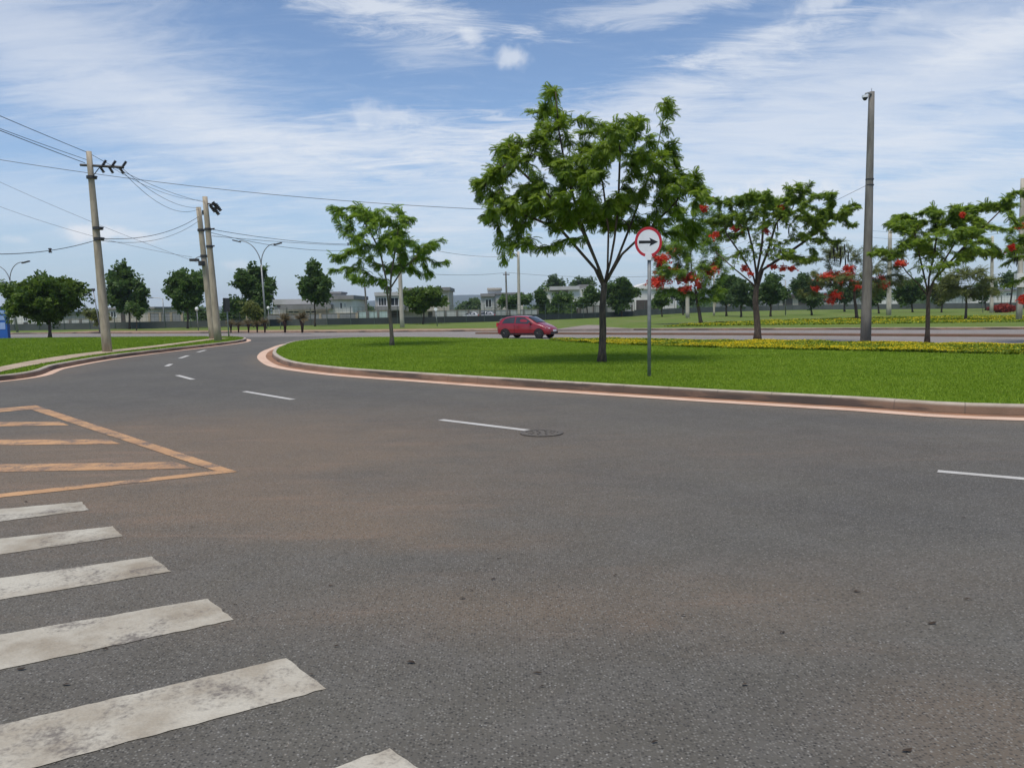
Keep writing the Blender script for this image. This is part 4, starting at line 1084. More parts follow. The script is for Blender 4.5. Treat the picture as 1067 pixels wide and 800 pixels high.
# blue totem at left edge
tb = bg(-2, 64); tb[2] = 0.1; tt = thing('totem_sign', 'blue totem sign with pale panels at the left edge', 'sign', tb)
k = 64/F; MB().box(tb+np.array([0, 0, 16.2*k]), (20*k, .35, 33*k)).build('panel', MT['blue'], tt)
for z0, z1 in ((24.5, 28.5), (18.5, 23), (9, 16)):
    MB().box(tb+np.array([0.2*k, -.185, (z0+z1)/2*k]), (16*k, .02, (z1-z0)*k)).build('pale_panel', MT['pale'] if 'pale' in MT else MT.setdefault('pale', mat('pale_blue_panel', (.30, .42, .66), .5, (.24, .36, .6), 2)), tt)

# cables
def cable(label, a, b, sag, r=.014, m='cable', spacers=(), name='power_cable'):
    a = np.asarray(a, float); b = np.asarray(b, float); ts = np.linspace(0, 1, 33)
    P = [a*(1-t)+b*t-np.array([0, 0, 4*sag*t*(1-t)]) for t in ts]
    if spacers:
        th = thing(name, label, 'cable', P[0], 0, 'overhead cables')
        MB().tube(P, r*.75, 5).build('wire', MT[m], th, smooth=True)
        for t, s in spacers:
            c = a*(1-t)+b*t-np.array([0, 0, 4*sag*t*(1-t)])
            sp = MB()
            for q in ((-1, 1), (1, 1), (-1, -1), (1, -1)): sp.tube([c, c+np.array([q[0]*s*.6, 0, q[1]*s])], [.02, .035], 5)
            sp.box(c, (.05, .05, .16)); sp.build('spacer', MT['darkmetal'], th)
        return th
    return tag(MB().tube(P, r*.75, 5).build(name, MT[m], smooth=True, origin=P[0]), label, 'cable', 'overhead cables')
offx = np.array([-17.2, 3.0, 9.6])
cable('upper dark cable running off the left edge from the nearest pole top', AT(91, 159, Y1), offx+np.array([0, 0, .35]), .25, .017)
cable('middle dark cable with a spacer left of the nearest pole', AT(88.5, 170, Y1), offx+np.array([0, 0, -.25]), .25, .019, spacers=((.22, .12),))
cable('lower dark cable left of the nearest pole top', AT(90, 166.5, Y1), offx+np.array([-.15, 0, -.15]), .38, .015)
cable('topmost cable from the nearest pole down to the paired poles', AT(95, 161, Y1), AT(214, 211, Y3), .25, .014)
cable('dark cable from the crossarm end to the rear paired pole', AT(128, 176, Y1), AT(207, 216.5, Y2), .45, .014)
cable('second cable from the crossarm to the rear paired pole, sagging lower', AT(127, 178, Y1), AT(207, 218, Y2), .75, .014)
cable('cable from the crossarm middle to the front paired pole', AT(117, 175, Y1), AT(214, 209, Y3), .35, .011)
cable('sagging twisted cable from the nearest pole to the paired poles', AT(104, 248.5, Y1), AT(207.5, 225.5, Y2), .45, .02)
cable('lower thin cable under the sagging twisted cable', AT(104, 250.5, Y1), AT(207.5, 230, Y2), .55, .014)
cable('low cable crossing from the nearest pole to the left edge with a splice', AT(102.5, 249.5, Y1), AT(-40, 263.5, Y1-8), .25, .018, spacers=((.42, .08),))
cable('long pale cable high across the left sky to behind the tall tree', AT(-40, 160, 75), AT(640, 222, 75), 1.2, .038, 'greycable')
cable('faint cable descending from the left edge behind the nearest pole', AT(-30, 176, 70), AT(210, 275, 70), .3, .02, 'greycable')
cable('faint lower cable descending from the left edge', AT(-30, 204, 70), AT(200, 268, 70), .6, .02, 'greycable')
cable('dark cable from the paired poles toward the pale pole in the forked tree', AT(220, 239, Y3), AT(415, 252, 76), .5, .022, spacers=((.62, .12),))
cable('lower dark cable from the paired poles toward the forked tree', AT(220, 242.5, Y3), AT(415, 253, 76), .9, .02)
cable('lowest grey cable from the paired poles to the pale pole', AT(221, 246, Y3), AT(415, 256, 76), .2, .02, 'greycable')
cable('dark cable between the pale pole and the pole behind the car', AT(415, 252, 76), AT(540, 266, 115), .7, .026)
cable('grey cable between the pale pole and the thin pole near the car', AT(415, 283, 76), AT(528, 284, 112), .35, .03, 'greycable')
cable('grey cable from the thin pole behind the tall tree', AT(528, 284, 112), AT(716, 286, 105), .5, .03, 'greycable')
cable('dark cable reaching the camera pole from behind the flamboyant tree', AT(716, 268, 105), AT(905.5, 192, Y4), .6, .012, 'greycable')
cable('upper grey cable right of the camera pole', AT(905, 240, 100), AT(1066, 232, 62), .5, .02, 'greycable')
cable('lower grey cable right of the camera pole', AT(905, 247, 100), AT(1066, 240, 62), .5, .02, 'greycable')

# manhole, drains
mc = G(564.5, 451.4); mh = thing('manhole_cover', 'round iron manhole cover at the end of a lane dash', 'manhole cover', (mc[0], mc[1], .006))
MT['iron'] = mat('cast_iron', (.085, .075, .065), .8, (.14, .12, .095), 20, bump=.6)
def ann(r0, r1, z, n=40):
    a = np.arange(n)*2*math.pi/n; V = [(r*math.cos(t), r*math.sin(t), zz) for r, zz in ((r1, 0), (r1, z), (r0, z), (r0, 0)) for t in a]
    return MB().add(V, [[k*n+i, k*n+(i+1) % n, (k+1)*n+(i+1) % n, (k+1)*n+i] for k in range(3) for i in range(n)])
ann(.225, .30, .008).build('frame', MT['iron'], mh, local=True)
lid = MB(); a = np.arange(40)*2*math.pi/40
lid.add([(.22*math.cos(t), .22*math.sin(t), .004) for t in a], ngons=[list(range(40))])
for r_ in (.06, .115, .17):
    for j in range(int(r_*60)):
        th_ = j*2*math.pi/int(r_*60); lid.box((r_*math.cos(th_), r_*math.sin(th_), .008), (.035, .018, .006), th_)
lid.build('lid', MT['iron'], mh, local=True)
dA = G(206, 361.4)[:2]; dB = G(226.5, 358.4)[:2]; dd = dB-dA; L = np.linalg.norm(dd); ang = math.atan2(dd[1], dd[0])
ds = thing('storm_drain', 'dark storm drain grate in the left kerb gutter', 'drain', (*((dA+dB)/2), .008), ang)
gr = MB().box((0, 0, .002), (L*.8, .75, .004)); gr.build('pit', MT['black'], ds, local=True)
gr = MB()
for i in range(14): gr.box((-L*.4+L*.8*(i+.5)/14, 0, .012), (.05, .75, .016))
gr.build('grate', MT['iron'], ds, local=True)

# ------------------------------------------------------------------ red car
def car(name, label, loc, rz, sc, paint_m, group=None):
    th = thing(name, label, 'car', loc, rz, group); th.scale = (sc, sc, sc)
    st = [(-1.90, .50, .38, .80, .90, .42), (-1.86, .70, .28, .86, 1.0, .56), (-1.72, .79, .22, .90, 1.20, .58), (-1.45, .82, .20, .92, 1.36, .57), (-.9, .83, .20, .92, 1.44, .58), (-.3, .83, .20, .91, 1.46, .58),
          (.2, .83, .20, .90, 1.43, .57), (.55, .83, .20, .89, 1.29, .60), (.9, .82, .20, .88, 1.08, .66), (1.15, .81, .20, .86, .95, .70), (1.45, .78, .22, .78, .86, .66), (1.70, .71, .24, .68, .75, .58),
          (1.86, .55, .28, .58, .64, .46), (1.91, .40, .34, .52, .56, .34)]
    rows = []
    for x, w, zb, zbe, zt, wt in st:
        half = [(0, zb), (w*.8, zb), (w*.97, zb+.06), (w, (zb+zbe)/2), (w*.97, zbe-.03), (w*.95, zbe), (wt+(w*.95-wt)*.5, (zbe+zt)/2), (wt, zt-.07), (wt*.8, zt-.015), (0, zt)]
        row = [(x, y, z) for y, z in half]+[(x, -y, z) for y, z in half[-2:0:-1]]
        rows.append(row)
    n = len(rows[0]); b = MB()
    b.add(np.array(rows).reshape(-1, 3), [[k*n+i, k*n+(i+1) % n, (k+1)*n+(i+1) % n, (k+1)*n+i] for k in range(len(rows)-1) for i in range(n)],
          ngons=[list(range(n))[::-1], [(len(rows)-1)*n+i for i in range(n)]])
    body = b.build('body', paint_m, th, local=True, smooth=True)
    ss = body.modifiers.new('s', 'SUBSURF'); ss.levels = 2; ss.render_levels = 2
    def at(x, t):
        xs = [s[0] for s in st]; w = np.interp(x, xs, [s[1] for s in st])*.95; zb = np.interp(x, xs, [s[3] for s in st]); wt = np.interp(x, xs, [s[5] for s in st]); zt = np.interp(x, xs, [s[4] for s in st])-.07
        return w+(wt-w)*t, zb+(zt-zb)*t
    def side_panel(poly, nm, m, off=.014):
        for s in (-1, 1):
            V = []
            for x, t in poly:
                y, z = at(x, t); V.append((x, s*(y+off), z+off*.4))
            V2 = [(x, y-s*.02, z) for x, y, z in V]; k = len(V)
            ng = [list(range(k)) if s > 0 else list(range(k))[::-1]]
            MB().add(V+V2, [[i, i+k, (i+1) % k+k, (i+1) % k] for i in range(k)], ngons=ng).build(nm, m, th, local=True)
    side_panel([(-1.45, .12), (-1.30, .82), (-.95, .93), (-.55, .95), (-.55, .10)], 'quarter_window', MT['glass'])
    side_panel([(-.47, .10), (-.47, .95), (.10, .93), (.42, .72), (.78, .12)], 'door_window', MT['glass'])
    # windscreen and tailgate window
    def cross(x0, x1, nm, up=.02, dx=0):
        rows = []
        for x in np.linspace(x0, x1, 5):
            wt = np.interp(x, [s[0] for s in st], [s[5] for s in st]); zt = np.interp(x, [s[0] for s in st], [s[4] for s in st])
            for f, dz in ((-1.0, -.06), (-.8, -.012), (-.4, 0), (0, .003), (.4, 0), (.8, -.012), (1.0, -.06)): rows.append((x+dx, f*wt*.98, zt+dz+up))
        MB().add(rows, [[k*7+i, k*7+i+1, (k+1)*7+i+1, (k+1)*7+i] if x1 < x0 else [k*7+i, (k+1)*7+i, (k+1)*7+i+1, k*7+i+1] for k in range(4) for i in range(6)]).build(nm, MT['glass'], th, local=True, smooth=True)
    cross(.34, 1.0, 'windscreen', .012, .02); cross(-1.78, -1.50, 'rear_window', .0, -.04)
    for x in (-1.19, 1.20):
        for s in (-1, 1):
            a = np.linspace(0, math.pi, 13); ar = MB()
            V = [(x+r*math.cos(t), s*(.815+e), .29+r*math.sin(t)) for r, e in ((.36, .012), (.02, .012)) for t in a]
            ar.add(V, [[i, i+1, i+14, i+13] if s < 0 else [i, i+13, i+14, i+1] for i in range(12)]).build('wheel_arch', MT['black'], th, local=True)
            wt_ = MB(); P = []
            w = thing_part('wheel', th)
            wt_.tube([(x, s*.66, .29), (x, s*.70, .29), (x, s*.83, .29), (x, s*.85, .29)], [.26, .29, .29, .26], 22); o = wt_.build('tyre', MT['rubber'], w, local=True)
            rb = MB(); rb.tube([(x, s*.84, .29), (x, s*.856, .29)], [.185, .17], 18)
            for q in range(5):
                t = q*2*math.pi/5; rb.tube([(x, s*.855, .29), (x+.16*math.cos(t), s*.862, .29+.16*math.sin(t))], .022, 4)
            rb.build('rim', MT['rim'], w, local=True)
    for s in (-1, 1):
        MB().add([(1.60, s*.735, .66), (1.80, s*.60, .60), (1.86, s*.42, .53), (1.80, s*.44, .66), (1.55, s*.66, .77), (1.58, s*.70, .64), (1.78, s*.57, .58), (1.84, s*.40, .51), (1.76, s*.42, .62), (1.53, s*.62, .72)],
                 [[0, 1, 6, 5]], ngons=[[0, 1, 2, 3, 4] if s > 0 else [4, 3, 2, 1, 0]]).build('headlight', MT['lamp'], th, local=True)
        MB().box((.62, s*.90, .95), (.10, .16, .12)).build('mirror', paint_m, th, local=True)
        MB().box((-.30, s*.842, .78), (.16, .02, .03)).build('door_handle', paint_m, th, local=True)
        MB().box((-.53, s*.832, .56), (.012, .012, .62)).build('door_seam', MT['black'], th, local=True)
        MB().box((-.05, s*.835, .30), (1.7, .02, .07)).build('sill_trim', MT['black'], th, local=True)
        MB().box((-1.83, s*.66, .88), (.10, .14, .26)).build('tail_light', MT['signred'], th, local=True)
    MB().box((1.90, 0, .50), (.05, .42, .12)).build('number_plate', MT['signwhite'], th, local=True)
    MB().box((1.875, 0, .36), (.06, .95, .13)).build('grille', MT['black'], th, local=True)
    MB().tube([(-1.2, 0, 1.40), (-1.35, 0, 1.62)], .008, 4).build('antenna', MT['black'], th, local=True)
    return th
def thing_part(name, parent):
    o = bpy.data.objects.new(name, None); COL.objects.link(o); o.parent = parent; return o
MT['rubber'] = mat('tyre_rubber', (.018, .018, .018), .85)
MT['rim'] = mat('dark_rim', (.05, .05, .052), .4, metal=.5)
MT['lamp'] = mat('headlamp', (.62, .62, .63), .15, (.5, .5, .52), 20)
def carpaint(name, c):
    m = mat(name, c, .32, tuple(v*.9 for v in c), 2); b = m.node_tree.nodes['Principled BSDF']; b.inputs['Coat Weight'].default_value = .7; b.inputs['Coat Roughness'].default_value = .06
    return m
MT['red'] = carpaint('red_car_paint', (.25, .008, .016)); MT['silver'] = carpaint('silver_car_paint', (.5, .51, .52)); MT['greycar'] = carpaint('grey_car_paint', (.3, .31, .33))
cp = G(550, 352.4, 0); car('hatchback_car', 'red three door hatchback driving along the avenue behind the island', (cp[0], cp[1], 0), R(-29), .94, MT['red'])
for lb, px_, Y_, mm, rz in (('pale silver car parked behind the fence near the gap between houses', 485, 112, 'silver', 0.1), ('grey car parked behind the fence left of the red car', 503, 114, 'greycar', -.1)):
    b = bg(px_, Y_); car('parked_car', lb, (b[0], b[1], b[2]), rz+math.pi, 1.0, MT[mm])

# ------------------------------------------------------------------ fences, walls, houses
def fence_line(label, pts, h_wall=.85, h_f=2.3, wallm='walldark', name='perimeter_fence', nmax=48):
    P = catmull([bg(x, Y)[:2] for x, Y in pts], 6); P = resample(P, 1.0)
    th = thing(name, label, 'fence', (P[0][0], P[0][1], float(ZG(*P[0]))))
    A = offset(P, -.09); B = offset(P, .09); n = len(P); z = np.array([float(ZG(*p)) for p in P])
    V = np.concatenate([np.column_stack([A, z-.3]), np.column_stack([A, z+h_wall]), np.column_stack([B, z+h_wall]), np.column_stack([B, z-.3])])
    MB().add(V, [[k*n+i, k*n+i+1, (k+1)*n+i+1, (k+1)*n+i] for k in range(3) for i in range(n-1)]).build('low_wall', MT[wallm], th)
    Q = resample(P, .5); wm = MB()
    for p in Q:
        zz = float(ZG(*p)); wm.box((p[0], p[1], zz+(h_wall+h_f)/2), (.014, .014, h_f-h_wall-.01))
    for hh in np.linspace(h_wall+.15, h_f-.05, 4):
        wm.tube([(p[0], p[1]+.02, float(ZG(*p))+hh) for p in P[::3]], .012, 4)
    wm.build('wire_mesh', MT['fence'], th)
    Lt = len(P); stp = max(3, int(math.ceil(Lt/nmax)))
    for p in P[::stp]:
        MB().box((p[0], p[1]-.12, float(ZG(*p))+h_f/2), (.07, .07, h_f+.1)).build('post', MT['fence'], th)
    return th
fence_line('dark low wall with wire fence running behind the left lawn', [(-80, 98), (0, 97), (130, 98), (250, 100), (340, 100)], wallm='wallmid')
fence_line('dark low wall with wire fence in front of the houses behind the red car', [(341, 100), (460, 101), (520, 106), (600, 118), (660, 130)])
fence_line('grey low wall and wire fence behind the tree lawn on the right', [(661, 130), (700, 138), (760, 150), (830, 156), (900, 150), (980, 142), (1067, 136), (1180, 130)], h_wall=1.0, wallm='wallmid')

def rect(mb, x0, y0, x1, y1, Y, depth):
    """box whose front face fills the image rectangle at distance Y; y1 None = ground"""
    a = AT(x0, (y0+ (y1 if y1 is not None else y0))/2, Y); b = AT(x1, (y0+(y1 if y1 is not None else y0))/2, Y)
    xm = (x0+x1)/2; zt = AT(xm, y0, Y)[2]; zb = AT(xm, y1, Y)[2] if y1 is not None else 0.0
    mb.bbox(np.array([a[0], Y, zb]), np.array([b[0], Y+depth, zt])); return mb
def window(th, x0, y0, x1, y1, Y, nm='window', fm='white', bars=1):
    xm = (x0+x1)/2; ym = (y0+y1)/2
    X0 = AT(x0, ym, Y)[0]; X1 = AT(x1, ym, Y)[0]; Z1_ = AT(xm, y0, Y)[2]; Z0 = AT(xm, y1, Y)[2]; w = .09
    f = MB(); f.bbox((X0, Y-.05, Z0), (X0+w, Y-.003, Z1_)); f.bbox((X1-w, Y-.05, Z0), (X1, Y-.003, Z1_)); f.bbox((X0+w, Y-.05, Z1_-w), (X1-w, Y-.003, Z1_)); f.bbox((X0+w, Y-.05, Z0), (X1-w, Y-.003, Z0+w))
    for i in range(bars):
        xx = X0+(X1-X0)*(i+1)/(bars+1); f.bbox((xx-.03, Y-.045, Z0+w+.002), (xx+.03, Y-.004, Z1_-w-.002))
    o = f.build(nm, MT[fm], th)
    p = MB().bbox((X0+w-.01, Y-.025, Z0+w-.01), (X1-w+.01, Y-.006, Z1_-w+.01)); p.build('pane', MT['glass'], o)
def house(name, label, px, Y, walls=(), roofs=(), wins=(), dark=(), cat='house'):
    B = bg(px, Y); th = thing(name, label, cat, (B[0], B[1], B[2]))
    for (x0, y0, x1, y1, dy, dep, m) in walls: rect(MB(), x0, y0, x1, y1, Y+dy, dep).build('wall', MT[m], th)
    for (x0, y0, x1, y1, dy, dep, m) in roofs: rect(MB(), x0, y0, x1, y1, Y+dy, dep).build('roof', MT[m], th)
    for (x0, y0, x1, y1, dy) in dark: rect(MB(), x0, y0, x1, y1, Y+dy-.06, .055).build('shaded_opening_panel', MT['shade'], th)  # flat panels, the shade inside doorways, porch and carport painted on
    for w in wins: window(th, *w[:4], Y+w[4], bars=w[5] if len(w) > 5 else 1)
    return th
house('house', 'white house with tall dark openings behind the blue totem sign', 24, 108,
      walls=[(-40, 325, 9, None, .5, 8, 'shade'), (9, 318, 38, None, 0, 9, 'houseA'), (38, 327, 96, None, 4, 8, 'houseB')],
      roofs=[(-42, 322.5, 9, 325, 0.2, 9, 'roof'), (8, 315.8, 39, 318, -.4, 10, 'roof'), (56, 325, 97, 327.2, 3.5, 9, 'fence')],
      wins=[(15, 321, 19, 327, 0), (24, 322, 29, 335, 0), (31, 322, 34.5, 335, 0)], dark=[(24.5, 336, 29, 343, 0)])
house('house', 'beige house with a brown window right of the nearest utility pole', 132, 112,
      walls=[(108, 322, 160, None, 0, 9, 'houseC')], roofs=[(107, 320, 161, 322.2, -.3, 10, 'roof')], wins=[(115, 324, 121.5, 331, 0), (140, 325, 145, 331, 0)], dark=[(126, 325, 130.5, 338, 0)])
house('house', 'low grey house with long flat roof and raised end block', 330, 112,
      walls=[(284, 316, 345, None, 1.5, 10, 'houseB'), (342, 311.5, 367, None, 0, 10, 'houseA'), (343, 306, 355, 309, 3, 4, 'houseB')],
      roofs=[(284, 311.5, 344, 317, 1.2, 11, 'houseB'), (341, 307.8, 368.5, 312, -.6, 11.5, 'roof'), (290, 317.3, 345, 322.3, -1.5, 2.6, 'roof'), (342.5, 304, 355.5, 306, 2.8, 4.4, 'roof')],
      wins=[(354, 315, 357, 322, 0, 0), (358.5, 315.5, 360.5, 321, 0, 0), (300, 323.5, 312, 326.5, 1.5), (318, 323.5, 330, 326.5, 1.5)])
house('house', 'two storey grey house with dark balcony openings behind the pale pole', 430, 120,
      walls=[(391, 308, 421, 323, 0, 8, 'houseB'), (404, 323, 470, None, 2.0, 8, 'houseC'), (421, 303, 468, 324, 1, 9, 'houseC')],
      roofs=[(390, 304.3, 422, 308.2, -.4, 9, 'houseB'), (420, 299.6, 469, 303.2, .5, 10, 'roof'), (390.5, 319.5, 421.5, 323.3, -.9, 3, 'roof')],
      wins=[(394, 309.8, 403, 318.8, 0, 2), (407, 309.8, 415.5, 318.8, 0, 1), (457, 307, 464, 315, 1, 1)], dark=[(405, 324, 417, 333, 2.0), (446, 325, 452, 332, 2.0), (463, 324.5, 473, 327, 1.9)])
house('house', 'small pale house with a square upper block left of the red car', 521, 126,
      walls=[(501, 308.5, 515, None, 0, 7, 'houseB'), (508, 301.8, 522, 309, 2, 6, 'houseA'), (515, 306.5, 545, None, 1.5, 8, 'houseA')],
      roofs=[(500.5, 305.8, 515.5, 309, -.4, 8, 'roof'), (507.5, 300, 522.5, 302, 1.6, 7, 'houseC'), (515.6, 304.8, 546, 306.7, 1.2, 9, 'roof')],
      wins=[(505.5, 311.5, 512.5, 320.5, 0, 1), (525, 310, 532, 316, 1.5, 1)], dark=[(536, 318, 541, 328, 1.5)])
house('house', 'large pale flat roofed house above the red car', 595, 138,
      walls=[(565, 303, 594, None, 1.5, 9, 'houseA'), (592.5, 301, 621, None, 0, 10, 'houseA'), (604, 298, 618, 301.5, 1, 6, 'houseB'), (620, 306, 645, None, 2, 8, 'houseA')],
      roofs=[(573, 298.3, 604, 302, -.6, 9, 'houseB'), (564, 301, 573, 303.2, 1.2, 9, 'houseC'), (603.5, 296.5, 618.5, 298.2, .7, 7, 'roof'), (619.5, 304.3, 646, 306.2, 1.7, 9, 'roof')],
      wins=[(577, 303.5, 592, 308.5, 1.5, 3), (600, 315, 604, 320, 0, 1), (626, 309, 633, 315, 2, 1)], dark=[(598, 321, 604, 328, 0)])
# gabled white house
gh = house('house', 'white gabled house with a dark porch left of the red blossoms', 680, 142,
      walls=[(660, 300, 705, None, 0, 10, 'houseA')], dark=[(663, 312.5, 689, 326, 0)], wins=[(691, 309, 695, 317, 0, 0), (698, 309, 702, 317, 0, 0)])
YY = 142; V = []
gp = [AT(658, 301.0, YY)+np.array([0, -.4, 0]), AT(674, 294.5, YY)+np.array([0, -.4, 0]), AT(708, 301.5, YY)+np.array([0, -.4, 0])]
V = gp+[p+np.array([0, 11, 0]) for p in gp]; MB().add(V, [[0, 1, 4, 3], [1, 2, 5, 4], [2, 0, 3, 5]], tris=[[0, 2, 1], [3, 4, 5]]).build('roof', MT['houseA'], gh)
house('house', 'long dark roofed building half hidden behind the lawn trees', 845, 165,
      walls=[(812, 309, 880, None, 0, 10, 'houseC')], roofs=[(810, 306, 882, 310, -.6, 11.5, 'shade')], wins=[(858, 312, 864, 316, 0), (868, 312, 874, 316, 0)], dark=[(816, 311, 826, 318, 0), (832, 311, 842, 318, 0)])
house('house', 'white low building behind trees left of the thick pale pole', 925, 165,
      walls=[(900, 307, 946, None, 0, 9, 'houseA')], roofs=[(899, 305, 947, 307.2, -.4, 10, 'roof')], wins=[(908, 308.3, 914, 311.5, 0), (935, 308.3, 941, 311.5, 0)])
house('house', 'white low building behind the red hedge near the right edge', 1045, 160,
      walls=[(1008, 303.5, 1090, None, 0, 9, 'houseA')], roofs=[(1007, 301.3, 1091, 303.7, -.4, 10, 'roof')], wins=[(1020, 305, 1026, 308, 0), (1048, 305, 1054, 308, 0)])

def bwall(label, x0, x1, ytop, Y0, Y1_, m, piers=4):
    a = bg(x0, Y0); b = bg(x1, Y1_); th = thing('boundary_wall', label, 'wall', a)
    zt = AT((x0+x1)/2, ytop, (Y0+Y1_)/2)[2]; d = b[:2]-a[:2]; L = np.linalg.norm(d); an = math.atan2(d[1], d[0]); c = (a+b)/2
    MB().box((c[0], c[1], zt/2), (L, .18, zt), an).build('wall_panel', MT[m], th)
    MB().box((c[0], c[1], zt+.035), (L+.1, .26, .06), an).build('coping', MT['concrete'], th)
    for i in range(piers+1):
        p = a[:2]+d*i/piers; MB().box((p[0], p[1]-.02, zt/2+.03), (.3, .3, zt+.08), an).build('pier', MT['concrete_dark' if m != 'wallgrey' else 'concrete'], th)
bwall('long white boundary wall behind the umbrella shaped tree', 40, 106, 333, 103, 103, 'wallwhite', 6)
bwall('bluish grey boundary wall left of the paired poles', 156, 190, 326, 106, 106, 'wallgrey', 3)
bwall('grey boundary wall in front of the low grey house', 258, 372, 327.3, 104, 104, 'wallgrey', 6)
bwall('pale mint boundary wall left of the pale pole', 373, 405, 324.5, 107, 107, 'wallmint', 3)
bwall('beige boundary wall right of the low flat crowned tree', 452, 500, 323.5, 110, 112, 'wallwhite', 4)
bwall('white boundary wall directly behind the red car', 500, 560, 323, 117, 122, 'wallwhite', 4)
bwall('white boundary wall right of the pale flat roofed house', 604, 658, 318.5, 128, 134, 'wallwhite', 4)
bwall('low whitish wall seen between the lawn tree trunks', 745, 815, 315, 160, 166, 'wallgrey', 5)

# ------------------------------------------------------------------ hills
hb = MB(); prof = [(-500, 316), (-200, 321), (0, 324), (120, 321.5), (165, 319), (215, 319.5), (300, 320), (370, 316), (385, 313.8), (420, 310.5), (470, 307.6), (500, 307.2), (540, 308.5), (620, 307), (700, 306), (800, 306), (950, 302), (1100, 299), (1400, 296)]
hx = np.linspace(-500, 1400, 160); hy = np.interp(hx, [p[0] for p in prof], [p[1] for p in prof])
rr_ = np.random.default_rng(2); hy = hy+np.convolve(rr_.normal(0, .8, 160), np.ones(6)/6, 'same')
R0, R1, R2, R3 = [], [], [], []
for x, y in zip(hx, hy):
    top = AT(x, y, 4300); R1.append((top[0]*.92, 3500, top[2]*.45+rr_.normal(0, 3))); R0.append((top[0]*.75, 2700, -.5)); R2.append(tuple(top)); R3.append((top[0]*1.1, 5200, -.5))
n = len(hx); hb.add(np.array(R0+R1+R2+R3), [[k*n+i, k*n+i+1, (k+1)*n+i+1, (k+1)*n+i] for k in range(3) for i in range(n-1)])
kind(hb.build('hills', MT['hill'], smooth=True), 'structure')
# far wooded belt on the plain in front of the hills
rng = np.random.default_rng(9); n = 2600; fx = rng.uniform(-420, 420, n); fy = rng.uniform(260, 620, n); fx = fx*fy/450
fz = rng.random(n)*rng.uniform(1.5, 4, n)
place(TUFT, np.column_stack([fx, fy, fz]), rng.normal(0, 1, (n, 3)), rng.uniform(1.5, 3.2, n), rng, 1).build('far_woodland', MT['leaf_far'], attr='tint')
kind(bpy.data.objects['far_woodland'], 'stuff', 'low dark woodland on the plain behind the houses')

# ------------------------------------------------------------------ haze
hz_ = MB().bbox((-5900, -320, -1.2), (5900, 5900, 150)); 
hm = bpy.data.materials.new('haze_air'); hm.use_nodes = True; nt = hm.node_tree; nt.nodes.clear()
pv = nt.nodes.new('ShaderNodeVolumePrincipled'); pv.inputs['Color'].default_value = (.75, .85, 1, 1); pv.inputs['Density'].default_value = .00016; pv.inputs['Anisotropy'].default_value = .0
ou = nt.nodes.new('ShaderNodeOutputMaterial'); nt.links.new(pv.outputs[0], ou.inputs['Volume'])
kind(hz_.build('haze', hm), 'stuff', 'thin blue haze over the distance')

# ------------------------------------------------------------------ sky and sun
SUN_EL, SUN_AZ = R(68), R(205)      # azimuth clockwise from +Y
w = bpy.data.worlds.new('World'); S.world = w; w.use_nodes = True
t = NT(w.node_tree); bgN = w.node_tree.nodes['Background']
sky = t.n('ShaderNodeTexSky', sky_type='NISHITA', sun_disc=False, sun_elevation=SUN_EL, sun_rotation=SUN_AZ, altitude=900, air_density=1.0, dust_density=.35, ozone_density=3.0)
dirv = t.n('ShaderNodeTexCoord').outputs['Generated']
sep = t.n('ShaderNodeSeparateXYZ', inp={0: dirv}); zz = t.math('MAXIMUM', sep.outputs[2], 0.0)
den = t.math('ADD', zz, .12)
u = t.math('DIVIDE', sep.outputs[0], den); v = t.math('DIVIDE', sep.outputs[1], den)
pl_ = t.n('ShaderNodeCombineXYZ', inp={0: u, 1: v, 2: 0.0}).outputs[0]
def stretch(vec, ang, sx, sy):
    mp = t.n('ShaderNodeMapping', inp={'Vector': vec, 'Rotation': (0, 0, ang), 'Scale': (sx, sy, 1)}); return mp.outputs[0]
wisp = t.noise(stretch(pl_, R(25), .7, 2.0), 2.2, 12, .70, .8)
fine = t.noise(stretch(pl_, R(-12), 1.0, 2.8), 3.0, 12, .72, .7)
puff = t.noise(dirv, 26, 7, .6, .2)
def blob(px, py, rx, ry, rot=0.0, soft=.0, edge=1.0):
    c = ray(px, py); c = c/np.linalg.norm(c); a = R(rot)
    e1 = math.cos(a)*_ri-math.sin(a)*_up; e2 = math.sin(a)*_ri+math.cos(a)*_up
    d = t.n('ShaderNodeVectorMath', operation='SUBTRACT', inp={0: dirv, 1: tuple(c)}).outputs[0]
    x = t.math('MULTIPLY', t.n('ShaderNodeVectorMath', operation='DOT_PRODUCT', inp={0: d, 1: tuple(e1)}).outputs['Value'], F/rx)
    y = t.math('MULTIPLY', t.n('ShaderNodeVectorMath', operation='DOT_PRODUCT', inp={0: d, 1: tuple(e2)}).outputs['Value'], F/ry)
    r2 = t.math('SQRT', t.math('ADD', t.math('MULTIPLY', x, x), t.math('MULTIPLY', y, y)))
    return t.math('SUBTRACT', 1.0, r2)          # 1 in the centre, 0 at the rim
cov = None
def addc(m, nz, amp, lo, hi, op):
    global cov
    f = t.ramp(t.math('ADD', m, t.math('MULTIPLY', t.math('SUBTRACT', nz, .5), amp)), lo, hi)
    f = t.math('MULTIPLY', f, op)
    cov = f if cov is None else t.math('SUBTRACT', t.math('ADD', cov, f), t.math('MULTIPLY', cov, f))
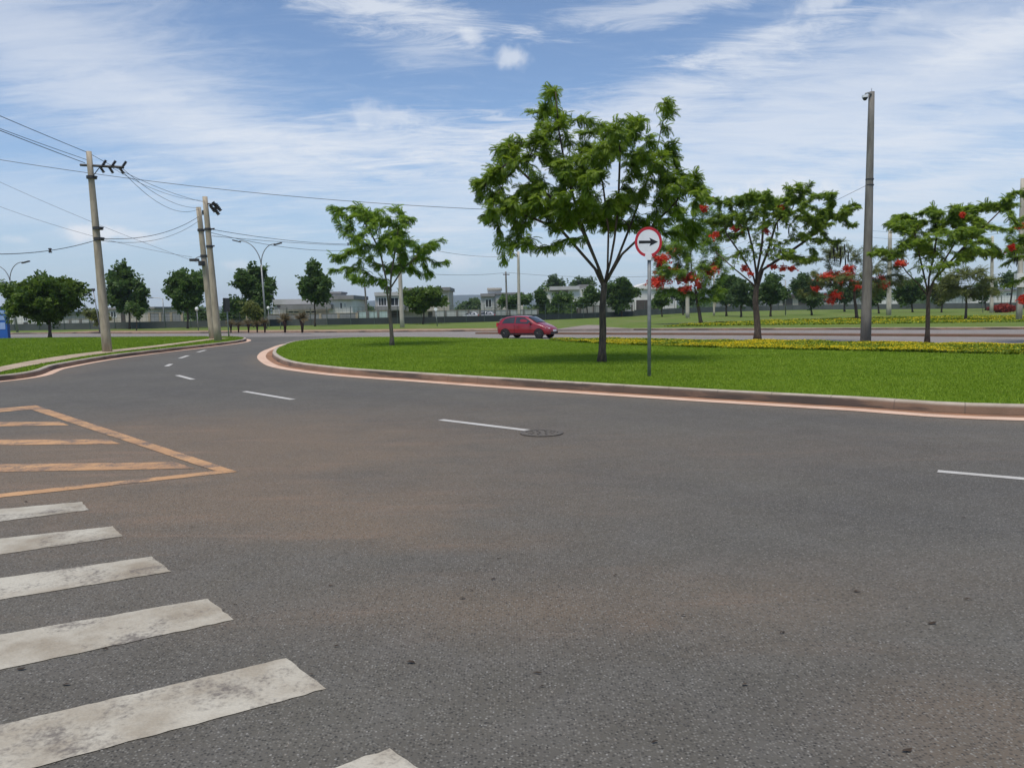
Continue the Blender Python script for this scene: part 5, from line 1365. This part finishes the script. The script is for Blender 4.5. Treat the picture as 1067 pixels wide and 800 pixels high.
# cirrus sheets
soft = t.math('ADD', t.math('MULTIPLY', t.noise(stretch(pl_, R(25), .5, 1.2), 1.1, 6, .58, .4), .5), t.math('MULTIPLY', t.noise(stretch(pl_, R(20), .8, 2.6), 3.2, 10, .72, .8), .5))
for (x, y, rx, ry, rot, op) in ((60, 45, 240, 110, 24, .42), (140, 115, 220, 65, 26, .32), (900, 110, 360, 110, -14, .46), (720, 170, 320, 70, -12, .45), (60, 215, 200, 50, 0, .3), (480, 205, 130, 60, -10, .4)):
    addc(blob(x, y, rx, ry, rot), soft, 3.2, -.1, .95, op*.95)
for (x, y, rx, ry, rot, op) in ((300, 165, 200, 40, 24, .4), (400, 152, 210, 34, -3, .62), (640, 120, 240, 34, -14, .5), (960, 215, 230, 44, -6, .45),
                            (395, 8, 150, 22, 6, .65), (690, 8, 150, 18, -4, .45), (800, 42, 80, 16, -6, .5), (1045, 40, 80, 24, -12, .55), (440, 55, 70, 24, 0, .35), (960, 150, 200, 30, -10, .4), (1000, 185, 160, 18, -8, .4)):
    addc(blob(x, y, rx, ry, rot), wisp if ry > 36 else fine, 2.9, -.1, 1.1, op*1.1)
# small cumulus
for (x, y, rx, ry, op) in ((537, 59, 18, 12, .62), (491, 37, 14, 9, .6), (95, 243, 30, 11, .9), (125, 244, 36, 7, .7), (815, 200, 80, 12, .8), (478, 272, 28, 11, .5), (245, 276, 18, 6, .4), (400, 122, 48, 13, .5), (22, 250, 14, 5, .35), (855, 3, 26, 9, .55), (940, 20, 22, 9, .3)):
    addc(blob(x, y, rx, ry), puff, 2.6, -.1, .9, op)
gen = t.math('MULTIPLY', t.ramp(fine, .45, .8), .12)
cov = t.math('SUBTRACT', t.math('ADD', cov, gen), t.math('MULTIPLY', cov, gen))
hzf = t.math('MULTIPLY', t.ramp(zz, .24, .02), .62)       # milky air low in the sky
CL = 5.9
skyc = t.mix(hzf, sky.outputs[0], (2.9, 3.7, 4.75))
skyc = t.mix(cov, skyc, (CL*1.0, CL*1.04, CL*1.1))
t.nt.links.new(skyc, bgN.inputs[0]); bgN.inputs[1].default_value = .118

sl = bpy.data.lights.new('sun', 'SUN'); so = bpy.data.objects.new('sun', sl); COL.objects.link(so)
sl.energy = 2.8; sl.angle = R(24); sl.color = (1, .94, .85)
sd = Vector((math.sin(SUN_AZ)*math.cos(SUN_EL), math.cos(SUN_AZ)*math.cos(SUN_EL), math.sin(SUN_EL)))
so.rotation_euler = sd.to_track_quat('Z', 'Y').to_euler(); so.location = (0, 0, 50)

S.render.engine = 'CYCLES'
S.view_settings.view_transform = 'Standard'; S.view_settings.look = 'None'; S.view_settings.exposure = .3; S.view_settings.gamma = 1
try: S.view_settings.use_curve_mapping = False
except Exception: pass
S.cycles.max_bounces = 6; S.cycles.transparent_max_bounces = 6; S.cycles.volume_bounces = 0
S.render.resolution_x = 1024; S.render.resolution_y = 767
